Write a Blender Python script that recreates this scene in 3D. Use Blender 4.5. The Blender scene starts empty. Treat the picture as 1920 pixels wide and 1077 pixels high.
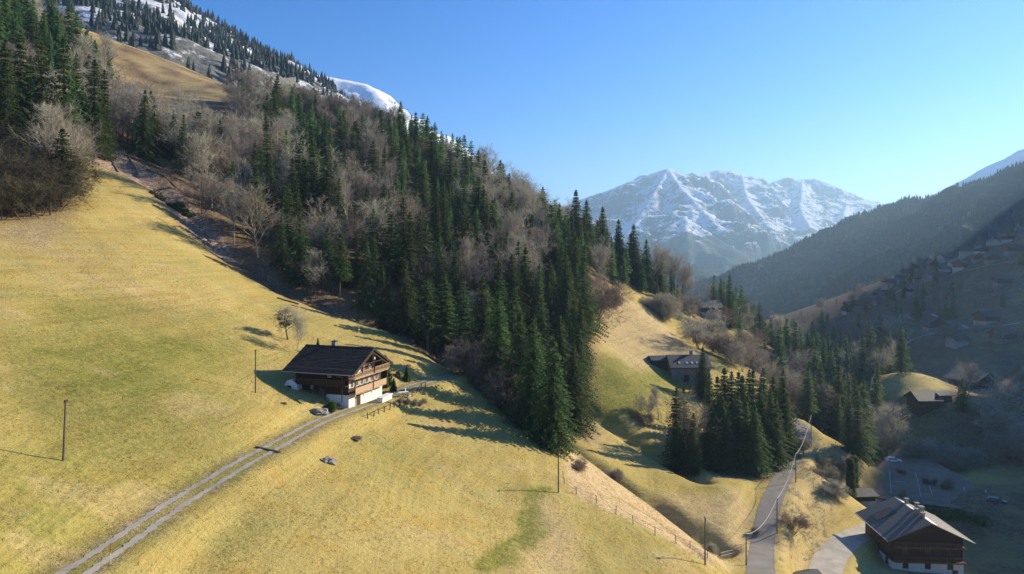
import bpy, math, random
import numpy as np
from mathutils import Vector, Matrix
R = math.radians
random.seed(7); rng = np.random.default_rng(7)
SC = bpy.context.scene
COL = SC.collection

# ------------------------------------------------------------------ camera, sky, sun, exposure
ZC = 100.0                      # camera height above the datum (metres)
F = 1280.0                      # focal length in photo pixels
HY, CX = 480.0, 960.0           # horizon row / centre column of the photo
cam_d = bpy.data.cameras.new('camera'); cam = bpy.data.objects.new('camera', cam_d); COL.objects.link(cam)
cam.location = (0, 0, ZC); cam.rotation_euler = (R(90), 0, 0)
cam_d.sensor_width = 36.0; cam_d.lens = 24.0
cam_d.shift_y = -(538.5 - HY) / 1920.0
cam_d.clip_start = 0.5; cam_d.clip_end = 40000
SC.camera = cam
SUN_EL, SUN_AZ = R(24), R(62)   # azimuth clockwise from +Y (the view direction)
w = bpy.data.worlds.new('World'); SC.world = w; w.use_nodes = True
nt = w.node_tree; bg = nt.nodes['Background']
sky = nt.nodes.new('ShaderNodeTexSky'); sky.sky_type = 'NISHITA'; sky.sun_disc = False
sky.sun_elevation = SUN_EL; sky.sun_rotation = SUN_AZ; sky.altitude = 2000; sky.air_density = 1.0; sky.dust_density = 0.1; sky.ozone_density = 2.2
hs = nt.nodes.new('ShaderNodeHueSaturation'); hs.inputs['Saturation'].default_value = 1.42; hs.inputs['Hue'].default_value = .512
nt.links.new(sky.outputs[0], hs.inputs['Color']); nt.links.new(hs.outputs[0], bg.inputs['Color']); bg.inputs['Strength'].default_value = 0.108
sd = bpy.data.lights.new('sun', 'SUN'); sun = bpy.data.objects.new('sun', sd); COL.objects.link(sun)
sd.energy = 5.0; sd.angle = R(0.5); sd.color = (1.0, 0.87, 0.66)
sun_dir = Vector((math.sin(SUN_AZ) * math.cos(SUN_EL), math.cos(SUN_AZ) * math.cos(SUN_EL), math.sin(SUN_EL)))
sun.rotation_euler = sun_dir.to_track_quat('Z', 'Y').to_euler()
SC.view_settings.view_transform = 'Standard'; SC.view_settings.look = 'None'
SC.view_settings.exposure = 0.98; SC.view_settings.gamma = 1.0
SC.render.engine = 'CYCLES'
SC.cycles.max_bounces = 4; SC.cycles.diffuse_bounces = 2; SC.cycles.volume_bounces = 0; SC.cycles.transparent_max_bounces = 4
SC.cycles.glossy_bounces = 1; SC.cycles.caustics_reflective = False

# ------------------------------------------------------------------ helpers
def tag(o, label=None, cat=None, group=None, kind=None):
    if label: o['label'] = label
    if cat: o['category'] = cat
    if group: o['group'] = group
    if kind: o['kind'] = kind
    return o
def empty(name, loc=(0, 0, 0), rz=0.0):
    o = bpy.data.objects.new(name, None); COL.objects.link(o); o.location = loc; o.rotation_euler = (0, 0, rz); o.empty_display_size = .5
    return o
def link_mesh(name, me, parent=None):
    o = bpy.data.objects.new(name, me); COL.objects.link(o)
    if parent is not None: o.parent = parent
    return o
def np_mesh(name, V, Fc, mat=None, smooth=False):
    """V (n,3); Fc (m,3) or (m,4)"""
    V = np.asarray(V, np.float32); Fc = np.asarray(Fc, np.int32)
    me = bpy.data.meshes.new(name); k = Fc.shape[1]
    me.vertices.add(len(V)); me.vertices.foreach_set('co', V.ravel())
    me.loops.add(Fc.size); me.loops.foreach_set('vertex_index', Fc.ravel())
    me.polygons.add(len(Fc)); me.polygons.foreach_set('loop_start', np.arange(0, Fc.size, k, dtype=np.int32))
    me.polygons.foreach_set('loop_total', np.full(len(Fc), k, np.int32))
    if smooth: me.polygons.foreach_set('use_smooth', np.ones(len(Fc), bool))
    me.update(calc_edges=True)
    if mat: me.materials.append(mat)
    return me
class MB:
    def __init__(s): s.v = []; s.f = []
    def add(s, vs, fs):
        b = len(s.v); s.v += [tuple(v) for v in vs]; s.f += [tuple(i + b for i in f) for f in fs]; return s
    def box(s, c, size, rz=0.0, M=None):
        hx, hy, hz = size[0] / 2, size[1] / 2, size[2] / 2
        vs = [Vector((x, y, z)) for x in (-hx, hx) for y in (-hy, hy) for z in (-hz, hz)]
        m = (M if M is not None else Matrix.Rotation(rz, 3, 'Z'))
        vs = [m @ v + Vector(c) for v in vs]
        return s.add(vs, [(0, 1, 3, 2), (4, 6, 7, 5), (0, 4, 5, 1), (2, 3, 7, 6), (0, 2, 6, 4), (1, 5, 7, 3)])
    def tube(s, a, b, r0, r1=None, n=6, cap=True):
        a = Vector(a); b = Vector(b); r1 = r0 if r1 is None else r1
        d = (b - a).normalized(); u = d.orthogonal().normalized(); w_ = d.cross(u)
        vs = []
        for p, r in ((a, r0), (b, r1)):
            for i in range(n):
                t = 2 * math.pi * i / n; vs.append(p + (u * math.cos(t) + w_ * math.sin(t)) * r)
        fs = [(i, (i + 1) % n, n + (i + 1) % n, n + i) for i in range(n)]
        if cap: fs += [tuple(range(n - 1, -1, -1)), tuple(range(n, 2 * n))]
        return s.add(vs, fs)
    def path(s, pts, r, n=5):
        for a, b in zip(pts[:-1], pts[1:]): s.tube(a, b, r if not callable(r) else r, None, n, False)
        return s
    def build(s, name, mat, parent=None, bevel=0.0):
        me = bpy.data.meshes.new(name); me.from_pydata(s.v, [], s.f); me.update()
        if mat: me.materials.append(mat)
        o = link_mesh(name, me, parent)
        if bevel:
            b = o.modifiers.new('bevel', 'BEVEL'); b.width = bevel; b.segments = 1
        return o

# gradient noise
_perm = rng.permutation(512); _grad = np.stack([np.cos(np.linspace(0, 2 * np.pi, 256, False)), np.sin(np.linspace(0, 2 * np.pi, 256, False))], 1)
def pnoise(x, y):
    xi = np.floor(x).astype(int); yi = np.floor(y).astype(int); fx = x - xi; fy = y - yi
    def g(ix, iy, dx, dy):
        h = _perm[(_perm[ix & 255] + iy) & 511] & 255
        return _grad[h, 0] * dx + _grad[h, 1] * dy
    u = fx * fx * fx * (fx * (fx * 6 - 15) + 10); v = fy * fy * fy * (fy * (fy * 6 - 15) + 10)
    a = g(xi, yi, fx, fy); b = g(xi + 1, yi, fx - 1, fy); c = g(xi, yi + 1, fx, fy - 1); d = g(xi + 1, yi + 1, fx - 1, fy - 1)
    return (a + u * (b - a)) * (1 - v) + (c + u * (d - c)) * v
def fbm(x, y, o=4, l=2.03, g=.5):
    s = 0; a = 1
    for i in range(o): s = s + a * pnoise(x * l ** i + 17.3 * i, y * l ** i - 9.1 * i); a *= g
    return s
def ridged(x, y, o=5, g=.55):
    s = 0; a = 1; wgt = 1
    for i in range(o):
        n = 1 - np.abs(pnoise(x * 2.05 ** i + 31.7 * i, y * 2.05 ** i + 11.9 * i)) * 2; n = np.clip(n, 0, 1) ** 2 * wgt
        wgt = np.clip(n * 1.6, 0, 1); s = s + a * n; a *= g
    return s

# ------------------------------------------------------------------ materials
def new_mat(name):
    m = bpy.data.materials.new(name); m.use_nodes = True
    return m, m.node_tree, m.node_tree.nodes['Principled BSDF']
def noise_node(nt, scale, detail=4, rough=.55, vec=None, dist=0):
    n = nt.nodes.new('ShaderNodeTexNoise'); n.inputs['Scale'].default_value = scale; n.inputs['Detail'].default_value = detail
    n.inputs['Roughness'].default_value = rough; n.inputs['Distortion'].default_value = dist
    if vec is not None: nt.links.new(vec, n.inputs['Vector'])
    return n.outputs['Fac']
def ramp(nt, fac, stops):
    r = nt.nodes.new('ShaderNodeValToRGB'); e = r.color_ramp.elements
    while len(e) < len(stops): e.new(.5)
    for k, (p, c) in enumerate(stops):
        e[k].position = p; e[k].color = (c, c, c, 1) if isinstance(c, (int, float)) else (*c, 1)
    nt.links.new(fac, r.inputs[0]); return r.outputs[0]
def mix(nt, fac, a, b, mode='MIX'):
    m = nt.nodes.new('ShaderNodeMix'); m.data_type = 'RGBA'; m.blend_type = mode
    for sock, v in ((m.inputs[0], fac), (m.inputs[6], a), (m.inputs[7], b)):
        if hasattr(v, 'is_linked') or isinstance(v, bpy.types.NodeSocket): nt.links.new(v, sock)
        elif isinstance(v, (int, float)): sock.default_value = v
        else: sock.default_value = (*v, 1)
    return m.outputs[2]
def mathn(nt, op, a, b=0.0, clamp=False):
    m = nt.nodes.new('ShaderNodeMath'); m.operation = op; m.use_clamp = clamp
    for sock, v in ((m.inputs[0], a), (m.inputs[1], b)):
        if isinstance(v, bpy.types.NodeSocket): nt.links.new(v, sock)
        else: sock.default_value = v
    return m.outputs[0]
def bump(nt, h, strength, dist, bsdf):
    b = nt.nodes.new('ShaderNodeBump'); b.inputs['Strength'].default_value = strength; b.inputs['Distance'].default_value = dist
    nt.links.new(h, b.inputs['Height']); nt.links.new(b.outputs[0], bsdf.inputs['Normal'])
def coords(nt, kind='Object', scale=None):
    t = nt.nodes.new('ShaderNodeTexCoord'); o = t.outputs[kind]
    if scale:
        m = nt.nodes.new('ShaderNodeMapping'); m.inputs['Scale'].default_value = scale; nt.links.new(o, m.inputs[0]); o = m.outputs[0]
    return o
def simple(name, c, rough=.8, var=.25, scale=3.0, bmp=0.0, spec=.3, metal=0.0, stretch=None):
    m, nt, b = new_mat(name); v = coords(nt, 'Object', stretch)
    n = noise_node(nt, scale, 5, .6, v)
    dark = tuple(x * (1 - var) for x in c); lite = tuple(min(1, x * (1 + var)) for x in c)
    nt.links.new(ramp(nt, n, [(.3, dark), (.7, lite)]), b.inputs['Base Color'])
    b.inputs['Roughness'].default_value = rough; b.inputs['Specular IOR Level'].default_value = spec; b.inputs['Metallic'].default_value = metal
    if bmp: bump(nt, n, bmp, .05, b)
    return m
def foliage(name, c1, c2, trans=.25, randv=.35):
    """leaf or twig material; colour varies per tree and per clump"""
    m, nt, b = new_mat(name); v = coords(nt, 'Object')
    n = noise_node(nt, .9, 3, .6, v)
    col = mix(nt, ramp(nt, n, [(.3, 0.0), (.7, 1.0)]), c1, c2)
    oi = nt.nodes.new('ShaderNodeObjectInfo')
    h = nt.nodes.new('ShaderNodeHueSaturation'); nt.links.new(col, h.inputs['Color'])
    nt.links.new(mathn(nt, 'ADD', mathn(nt, 'MULTIPLY', oi.outputs['Random'], randv * 2), 1 - randv), h.inputs['Value'])
    nt.links.new(mathn(nt, 'ADD', mathn(nt, 'MULTIPLY', oi.outputs['Random'], .05), .475), h.inputs['Hue'])
    nt.links.new(h.outputs[0], b.inputs['Base Color']); b.inputs['Roughness'].default_value = .75; b.inputs['Specular IOR Level'].default_value = .2
    if trans:
        t = nt.nodes.new('ShaderNodeBsdfTranslucent'); nt.links.new(h.outputs[0], t.inputs['Color'])
        ms = nt.nodes.new('ShaderNodeMixShader'); ms.inputs[0].default_value = trans
        nt.links.new(b.outputs[0], ms.inputs[1]); nt.links.new(t.outputs[0], ms.inputs[2])
        nt.links.new(ms.outputs[0], nt.nodes['Material Output'].inputs['Surface'])
    return m

def ground_mat():
    m, nt, b = new_mat('meadow_ground'); v = coords(nt)
    at = nt.nodes.new('ShaderNodeAttribute'); at.attribute_name = 'cover'
    sp = nt.nodes.new('ShaderNodeSeparateColor'); nt.links.new(at.outputs['Color'], sp.inputs[0])
    green, floor, dry = sp.outputs[0], sp.outputs[1], sp.outputs[2]; rub = at.outputs['Alpha']
    big = noise_node(nt, .035, 4, .55, v); mid = noise_node(nt, .22, 5, .6, v); fine = noise_node(nt, 1.3, 6, .7, v, .3); vf = noise_node(nt, 8.0, 4, .75, v); terr = noise_node(nt, 1.0, 3, .6, coords(nt, 'Object', (.05, .05, 1.9)), .4)
    straw = mix(nt, ramp(nt, mid, [(.35, 0.0), (.65, 1.0)]), (.43, .31, .092), (.53, .415, .165))
    grn = mix(nt, ramp(nt, fine, [(.35, 0.0), (.65, 1.0)]), (.135, .15, .028), (.30, .27, .065))
    gf = mathn(nt, 'ADD', mathn(nt, 'MULTIPLY', green, 1.0), mathn(nt, 'MULTIPLY', mathn(nt, 'SUBTRACT', big, .5), 1.5))
    gf = mathn(nt, 'ADD', gf, mathn(nt, 'MULTIPLY', mathn(nt, 'SUBTRACT', mid, .5), 1.1), True)
    col = mix(nt, gf, straw, grn)
    pale = mix(nt, ramp(nt, fine, [(.3, 0.0), (.7, 1.0)]), (.36, .25, .12), (.66, .50, .30))
    col = mix(nt, dry, col, pale)
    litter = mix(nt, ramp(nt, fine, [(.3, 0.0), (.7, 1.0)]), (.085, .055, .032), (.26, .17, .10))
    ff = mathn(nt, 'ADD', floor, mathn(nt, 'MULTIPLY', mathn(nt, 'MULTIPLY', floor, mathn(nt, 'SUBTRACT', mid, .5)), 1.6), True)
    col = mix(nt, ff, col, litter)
    rubc = mix(nt, ramp(nt, fine, [(.38, 0.0), (.62, 1.0)]), (.14, .09, .065), (.48, .36, .28))
    col = mix(nt, rub, col, rubc)
    spk = ramp(nt, vf, [(.32, .60), (.48, .97), (.66, 1.22)]); col = mix(nt, .85, col, spk, 'MULTIPLY')
    tuft = noise_node(nt, 1.9, 3, .8, v); col = mix(nt, 1.0, col, ramp(nt, tuft, [(.28, .62), (.42, 1.0), (.8, 1.06)]), 'MULTIPLY')
    col = mix(nt, 1.0, col, ramp(nt, terr, [(.34, .88), (.5, 1.0), (.66, 1.06)]), 'MULTIPLY')
    nt.links.new(col, b.inputs['Base Color']); b.inputs['Roughness'].default_value = .95; b.inputs['Specular IOR Level'].default_value = .1
    hgt = mathn(nt, 'ADD', mathn(nt, 'ADD', mathn(nt, 'MULTIPLY', vf, .3), mathn(nt, 'MULTIPLY', terr, 1.1)), mathn(nt, 'ADD', fine, mathn(nt, 'MULTIPLY', tuft, .8))); bump(nt, hgt, .8, .22, b)
    return m
M_ground = ground_mat()

def mountain_mat(name, snow_lo, snow_hi, forest_c=(.030, .045, .035), rock=(.16, .15, .15), scale=1.0, snow=(.82, .84, .88), slope=(.55, .8), meadow=None):
    """snow above a height band where the ground is not too steep, rock where it is, forest below"""
    m, nt, b = new_mat(name); v = coords(nt)
    g = nt.nodes.new('ShaderNodeNewGeometry'); s3 = nt.nodes.new('ShaderNodeSeparateXYZ'); nt.links.new(g.outputs['Normal'], s3.inputs[0])
    p3 = nt.nodes.new('ShaderNodeSeparateXYZ'); nt.links.new(v, p3.inputs[0])
    n1 = noise_node(nt, .010 * scale, 6, .62, v, .4); n2 = noise_node(nt, .06 * scale, 5, .7, v)
    st = mathn(nt, 'ADD', s3.outputs[2], mathn(nt, 'MULTIPLY', mathn(nt, 'SUBTRACT', n2, .5), 1.1))
    st = mathn(nt, 'ADD', st, mathn(nt, 'MULTIPLY', mathn(nt, 'SUBTRACT', noise_node(nt, .012 * scale, 5, .65, v, .8), .5), 1.0))
    flat = ramp(nt, st, [(slope[0], 0.0), (slope[1], 1.0)])
    rk = mix(nt, n2, tuple(c * .55 for c in rock), tuple(c * 1.5 for c in rock))
    col = mix(nt, flat, rk, snow)
    h = mathn(nt, 'ADD', p3.outputs[2], mathn(nt, 'MULTIPLY', mathn(nt, 'SUBTRACT', n1, .5), (snow_hi - snow_lo) * 2.2))
    h = mathn(nt, 'ADD', h, mathn(nt, 'MULTIPLY', mathn(nt, 'SUBTRACT', n2, .5), (snow_hi - snow_lo) * 1.2))
    hf = mathn(nt, 'DIVIDE', mathn(nt, 'SUBTRACT', h, snow_lo), snow_hi - snow_lo, True)
    hf = ramp(nt, hf, [(.42, 0.0), (.58, 1.0)])
    fo = mix(nt, ramp(nt, n2, [(.35, 0.0), (.65, 1.0)]), forest_c, tuple(c * 2.2 for c in forest_c))
    if meadow: fo = mix(nt, ramp(nt, n1, [(.56, 0.0), (.62, .8)]), fo, meadow)
    col = mix(nt, hf, fo, col)
    nt.links.new(col, b.inputs['Base Color']); b.inputs['Roughness'].default_value = .9; b.inputs['Specular IOR Level'].default_value = .1
    bump(nt, n2, .7, 6 / scale, b)
    return m
M_spruce = foliage('spruce_needles', (.040, .075, .028), (.140, .200, .060), .5, .3)
M_far = foliage('far_needles_shaded', (.020, .034, .028), (.040, .058, .040), 0, .2)  # spruce needles toned darker and bluer to paint shade on far slopes
M_twig = foliage('bare_twigs', (.29, .255, .19), (.51, .46, .365), .25, .28)
M_twig_red = foliage('reddish_twigs', (.20, .155, .115), (.36, .28, .205), .25, .25)
M_twig_moss = foliage('mossy_twigs', (.085, .080, .045), (.17, .15, .09), .1, .25)
M_bark = simple('bark', (.11, .085, .065), .9, .35, 2.0, .4)
M_bark_pale = simple('pale_bark', (.38, .33, .27), .9, .35, 2.0, .3)
M_wood_dark = simple('dark_timber', (.055, .032, .020), .75, .45, 2.5, .3, stretch=(.5, .5, 6))
M_wood = simple('brown_timber', (.16, .085, .045), .7, .35, 2.5, .3, stretch=(.5, .5, 6))
M_wood_lite = simple('pale_timber', (.50, .34, .21), .7, .2, 2.5, .2, stretch=(.5, .5, 6))
M_white = simple('white_render', (.74, .73, .70), .85, .08, 1.2, .1)
M_offwhite = simple('white_paint', (.70, .66, .60), .6, .12, 4, 0)
M_red = simple('red_boards', (.30, .085, .045), .7, .3, 3, .2)
M_glass = simple('window_glass', (.035, .045, .06), .12, .2, 2, 0, .6)
M_pole = simple('weathered_pole', (.13, .10, .08), .85, .3, 5, .2)
M_metal = simple('galvanised_metal', (.42, .43, .44), .45, .15, 4, 0, .5, .6)
M_wire = simple('cable', (.62, .60, .57), .5, .1, 1, 0, .5)
M_stone = simple('grey_stone', (.24, .225, .20), .9, .4, 1.6, .6)
M_concrete = simple('concrete', (.42, .40, .37), .9, .2, 1.2, .2)
M_snowbit = simple('old_snow', (.80, .82, .86), .7, .06, 2, .1)
def roof_mat(name, c, freq=3.2, lichen=(.12, .12, .08)):
    m, nt, b = new_mat(name); v = coords(nt)
    wv = nt.nodes.new('ShaderNodeTexBrick'); wv.inputs['Scale'].default_value = freq; wv.inputs['Mortar Size'].default_value = .03
    wv.inputs['Color1'].default_value = (*[x * .75 for x in c], 1); wv.inputs['Color2'].default_value = (*[x * 1.3 for x in c], 1); wv.inputs['Mortar'].default_value = (*[x * .35 for x in c], 1)
    nt.links.new(v, wv.inputs['Vector'])
    n = noise_node(nt, .8, 5, .7, v)
    col = mix(nt, ramp(nt, n, [(.55, 0.0), (.75, .6)]), wv.outputs['Color'], lichen)
    nt.links.new(col, b.inputs['Base Color']); b.inputs['Roughness'].default_value = .62; b.inputs['Specular IOR Level'].default_value = .35
    bump(nt, wv.outputs['Fac'], .5, .03, b); return m
M_slate = roof_mat('slate_roof', (.040, .040, .040), 2.2, lichen=(.085, .085, .065))
M_slate_blue = roof_mat('blue_slate_roof', (.045, .065, .075), 2.2, (.08, .10, .10))
def tile_mat():
    m, nt, b = new_mat('weathered_tiles'); v = coords(nt); n = noise_node(nt, 1.1, 6, .75, v); n2 = noise_node(nt, 3.5, 3, .6, v)
    col = mix(nt, ramp(nt, n2, [(.3, 0.0), (.7, 1.0)]), (.024, .020, .018), (.075, .062, .050)); col = mix(nt, ramp(nt, n, [(.56, 0.0), (.68, .7)]), col, (.11, .115, .075))
    nt.links.new(col, b.inputs['Base Color']); b.inputs['Roughness'].default_value = .85; b.inputs['Specular IOR Level'].default_value = .12; return m
M_tile = tile_mat()
M_greyroof = roof_mat('grey_sheet_roof', (.15, .13, .11), 1.4, (.09, .08, .06))
M_brownroof = roof_mat('brown_roof', (.11, .075, .06))
M_redroof = roof_mat('red_roof', (.24, .075, .05))
def asphalt(name, c, pale):
    m, nt, b = new_mat(name); v = coords(nt)
    n = noise_node(nt, .35, 5, .6, v); f = noise_node(nt, 6, 4, .7, v)
    col = mix(nt, ramp(nt, n, [(.35, 0.0), (.7, 1.0)]), c, pale); col = mix(nt, .6, col, ramp(nt, f, [(.3, .7), (.7, 1.2)]), 'MULTIPLY')
    nt.links.new(col, b.inputs['Base Color']); b.inputs['Roughness'].default_value = .85; bump(nt, f, .3, .03, b); return m
M_asphalt = asphalt('worn_asphalt', (.145, .132, .115), (.22, .20, .17))
M_gravel = asphalt('track_gravel', (.31, .275, .22), (.48, .43, .35))
M_lot = asphalt('car_park_surface', (.15, .10, .065), (.24, .17, .11))
M_paint = simple('road_paint', (.40, .36, .29), .8, .2, 3)

# ------------------------------------------------------------------ the terrain: a height field through surveyed points
def P(px, py, Y): return ((px - CX) / F * Y, Y, (HY - py) / F * Y)
ctrl = [P(*c) for c in [
 # farm track and slope round the chalet
 (140,1077,47),(330,950,62),(500,845,78),(610,785,97),(745,735,120),(850,703,140),
 (655,762,105),(722,745,115.7),(552,727,108.5),(740,690,128),
 (0,1077,44),(0,865,58),(118,865,64),(0,700,78),(180,700,86),(479,737,98),(300,740,83),(0,550,103),(300,550,128),(540,637,130),(420,600,125),
 (0,410,140),(110,400,146),(130,275,188),(290,365,176),(400,470,168),(530,555,162),(700,625,157),(850,688,152),(200,420,150),(640,640,138),(400,520,150),
 (600,1000,64),(800,1077,62.5),(600,880,78),(800,900,88),(1150,1077,74.7),(1322,1060,86),(1000,900,98.7),(1046,925,96),(1040,845,118),(850,800,113),(950,800,120),
 (1150,960,95),(960,1000,80),
 # stream, bank, far meadow
 (1080,836,138),(1160,890,131),(1240,945,125),(1310,1000,118),(1380,1050,117),
 (1100,770,165),(1180,700,186),(1240,705,200),(1150,650,206),(1110,530,250),(1300,660,226),(1200,575,262),(1180,610,235),(1200,800,165),(1300,880,151),(1380,860,166),(1440,850,176),(1400,940,133),(1270,760,185),
 # road and spur
 (1432,1077,110),(1436,1000,122),(1442,930,138),(1480,860,160),(1510,815,182),(1482,785,200),(1457,1010,125),(1492,920,150),(1550,850,178),(1600,862,176),(1560,955,142),(1520,1060,121),
 (1575,1050,126),(1612,1000,138),(1640,1050,131),(1640,880,190),(1620,930,168),(1800,930,165),(1750,800,230),(1700,745,250),(1690,697,282),(1650,765,262),(1850,750,262),(1900,700,320),(1850,650,380),(1700,640,420),(1750,560,560),(1620,600,600),
 (1900,1000,150),(1850,1077,130),(1920,900,180),(1700,1077,123),(1850,850,205),
 (1920,437,600),(1800,480,650),(1700,510,720),(1600,550,800),(1480,591,900),
 # forest slope and the pasture above it
 (300,110,380),(420,165,360),(250,170,330),(400,300,240),(600,400,215),(700,480,200),(900,570,195),(800,600,180),(1000,610,196),(200,150,300),(100,100,260),(250,250,250),(750,262,330),(900,352,325),(1000,425,318),(1100,485,303),(1180,530,292),(1240,562,300),(550,230,300),(600,300,265),
 # spur beyond
 (1300,567,385),(1340,578,395),(1330,600,365),(1400,620,300),(1250,570,330),(1400,648,330),(1300,620,320),(1350,680,260),(1420,700,250),(1480,760,220),
]]
ctrl += [(-150,500,70),(-54,470,25),(0,450,-5),(50,430,-45),(110,520,-75),(-300,390,150),(-300,200,115),(-220,480,110),(-330,60,70),(-150,60,28),(-80,40,0),(-250,110,70),(-330,600,90),(-60,-20,-12),(0,10,-26),(60,20,-40),(120,40,-55),(-200,-40,20),
 (150,330,-76),(168,420,-86),(200,600,-98),(240,900,-108),(120,262,-70),(118,225,-66),(140,470,-80),(60,700,-100),(0,1000,-115),(-200,900,0),
 (160,60,-60),(220,150,-56),(330,260,-45),(330,100,-30),(480,300,30),(480,100,40),(620,200,90),(640,600,70),(640,-50,90),(640,1000,-60),(400,1000,-95),(480,480,25),(540,700,5),(600,850,-30),(500,850,-60)]
ctrl = np.array(ctrl)
def growth_axis(lo, a, b, hi, d, g):
    mid_ = list(np.arange(a, b + 1e-6, d)); r = [mid_[-1]]; s = d
    while r[-1] < hi: s = min(s * g, 9); r.append(r[-1] + s)
    l = [mid_[0]]; s = d
    while l[-1] > lo: s = min(s * g, 9); l.append(l[-1] - s)
    return np.array(l[:0:-1] + mid_ + r[1:])
GX = growth_axis(-340, -95, 112, 660, .85, 1.03); GY = growth_axis(-40, 42, 205, 1020, .85, 1.025)
XX, YY = np.meshgrid(GX, GY)
def rbf_fit(pts):
    n = len(pts); c = 14.0
    d = np.sqrt(((pts[:, None, :2] - pts[None, :, :2]) ** 2).sum(-1) + c * c) / 100
    A = np.zeros((n + 3, n + 3)); A[:n, :n] = d + np.eye(n) * -0.002
    Pm = np.c_[np.ones(n), pts[:, :2] / 100]; A[:n, n:] = Pm; A[n:, :n] = Pm.T
    sol = np.linalg.solve(A, np.r_[pts[:, 2], 0, 0, 0])
    def f(x, y):
        sh = x.shape; x = x.ravel(); y = y.ravel(); out = np.zeros(len(x))
        for s in range(0, len(x), 20000):
            xs, ys = x[s:s + 20000], y[s:s + 20000]
            dd = np.sqrt((xs[:, None] - pts[None, :, 0]) ** 2 + (ys[:, None] - pts[None, :, 1]) ** 2 + c * c) / 100
            out[s:s + 20000] = dd @ sol[:n] + sol[n] + sol[n + 1] * xs / 100 + sol[n + 2] * ys / 100
        return out.reshape(sh)
    return f
HZ = rbf_fit(ctrl)(XX, YY)
def Hrel(x, y):
    x = np.asarray(x, float); y = np.asarray(y, float)
    i = np.clip(np.searchsorted(GX, x) - 1, 0, len(GX) - 2); j = np.clip(np.searchsorted(GY, y) - 1, 0, len(GY) - 2)
    u = np.clip((x - GX[i]) / (GX[i + 1] - GX[i]), 0, 1); v = np.clip((y - GY[j]) / (GY[j + 1] - GY[j]), 0, 1)
    return (HZ[j, i] * (1 - u) + HZ[j, i + 1] * u) * (1 - v) + (HZ[j + 1, i] * (1 - u) + HZ[j + 1, i + 1] * u) * v
_YS = 30 * np.exp(np.linspace(0, math.log(1000 / 30), 5000))
def hit(px, py, ymin=30, ymax=1000):
    """the ground point the photo shows at a pixel -> (x, y, z above the datum)"""
    ys = _YS[(_YS >= ymin) & (_YS <= ymax)]; xs = (px - CX) / F * ys; zr = (HY - py) / F * ys; h = Hrel(xs, ys)
    k = np.nonzero(h >= zr)[0]
    if len(k) == 0: k = [int(np.argmin(zr - h))]
    k = k[0]; return Vector((xs[k], ys[k], ZC + float(h[k])))
def G(x, y): return Vector((x, y, ZC + float(Hrel(x, y))))
def line(pix, **k): return [hit(*p, **k) for p in pix]
def catmull(pts, n=10):
    pts = [Vector(p) for p in pts]; pts = [pts[0] * 2 - pts[1]] + pts + [pts[-1] * 2 - pts[-2]]; out = []
    for i in range(1, len(pts) - 2):
        p0, p1, p2, p3 = pts[i - 1:i + 3]
        for k in range(n):
            t = k / n; out.append(.5 * ((2 * p1) + (p2 - p0) * t + (2 * p0 - 5 * p1 + 4 * p2 - p3) * t * t + (3 * p1 - p0 - 3 * p2 + p3) * t ** 3))
    out.append(pts[-2]); return out
def smooth_z(pts, it=30):
    z = np.array([p.z for p in pts])
    for _ in range(it): z[1:-1] = (z[:-2] + z[2:] + z[1:-1] * 2) / 4
    return [Vector((p.x, p.y, zz)) for p, zz in zip(pts, z)]
def dist_line(pts, X, Y, want_z=False):
    best = np.full(X.shape, 1e9); zz = np.zeros(X.shape)
    for a, b in zip(pts[:-1], pts[1:]):
        dx, dy = b[0] - a[0], b[1] - a[1]; L = dx * dx + dy * dy + 1e-9
        t = np.clip(((X - a[0]) * dx + (Y - a[1]) * dy) / L, 0, 1); d = np.hypot(X - a[0] - t * dx, Y - a[1] - t * dy); m = d < best
        best = np.where(m, d, best)
        if want_z: zz = np.where(m, a[2] + t * (b[2] - a[2]), zz)
    return (best, zz) if want_z else best
def sstep(a, b, x): t = np.clip((x - a) / (b - a), 0, 1); return t * t * (3 - 2 * t)
def inside(poly, X, Y):
    r = np.zeros(X.shape, bool); n = len(poly)
    for i in range(n):
        x1, y1 = poly[i][:2]; x2, y2 = poly[(i + 1) % n][:2]
        if y1 == y2: continue
        c = ((y1 > Y) != (y2 > Y)) & (X < (x2 - x1) * (Y - y1) / (y2 - y1) + x1); r ^= c
    return r
def soft(poly, X, Y, e=3.0):
    """1 inside, 0 outside, soft ragged edge"""
    Xn = X + 2.2 * fbm(X / 9, Y / 9, 3); Yn = Y + 2.2 * fbm(X / 9 + 40, Y / 9, 3)
    d = dist_line(list(poly) + [poly[0]], Xn, Yn); ins = inside(poly, Xn, Yn)
    return sstep(-e, e, np.where(ins, d, -d))

track_c = smooth_z(catmull(line([(120,1090),(200,1036),(330,948),(430,885),(520,833),(600,792),(670,765),(735,741),(790,718),(850,704)]), 10))
road_c = smooth_z(catmull(line([(1424,1110),(1428,1060),(1433,1000),(1446,940),(1468,895),(1492,855),(1506,822),(1504,805),(1484,788)]), 10), 60)
drive_c = smooth_z(catmull(line([(1540,1110),(1552,1060),(1575,1025),(1610,1000),(1660,985)]), 8))
stream_c = catmull(line([(1072,832),(1110,860),(1160,896),(1240,946),(1310,1000),(1385,1052)]), 6)
furrow_c = catmull(line([(1094,758),(1140,790),(1200,832),(1260,868),(1310,895)]), 6)
bank_c = catmull(line([(1168,936),(1230,975),(1290,1020),(1330,1052)]), 6)
gully_c = catmull(line([(150,262),(215,300),(290,345),(370,420),(430,478),(520,535),(620,575),(720,610),(800,645),(850,690)]), 6)
HZ += (1 - soft([(-200,-50),(200,-50),(200,150),(-200,150)], XX, YY, 20)) * 0
rough = soft([(-190,300),(-128,196),(-100,186),(-75,176),(-50,170),(-12,158),(14,148),(22,200),(36,262),(75,300),(75,340),(-54,350),(-150,300)], XX, YY, 4)
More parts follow.
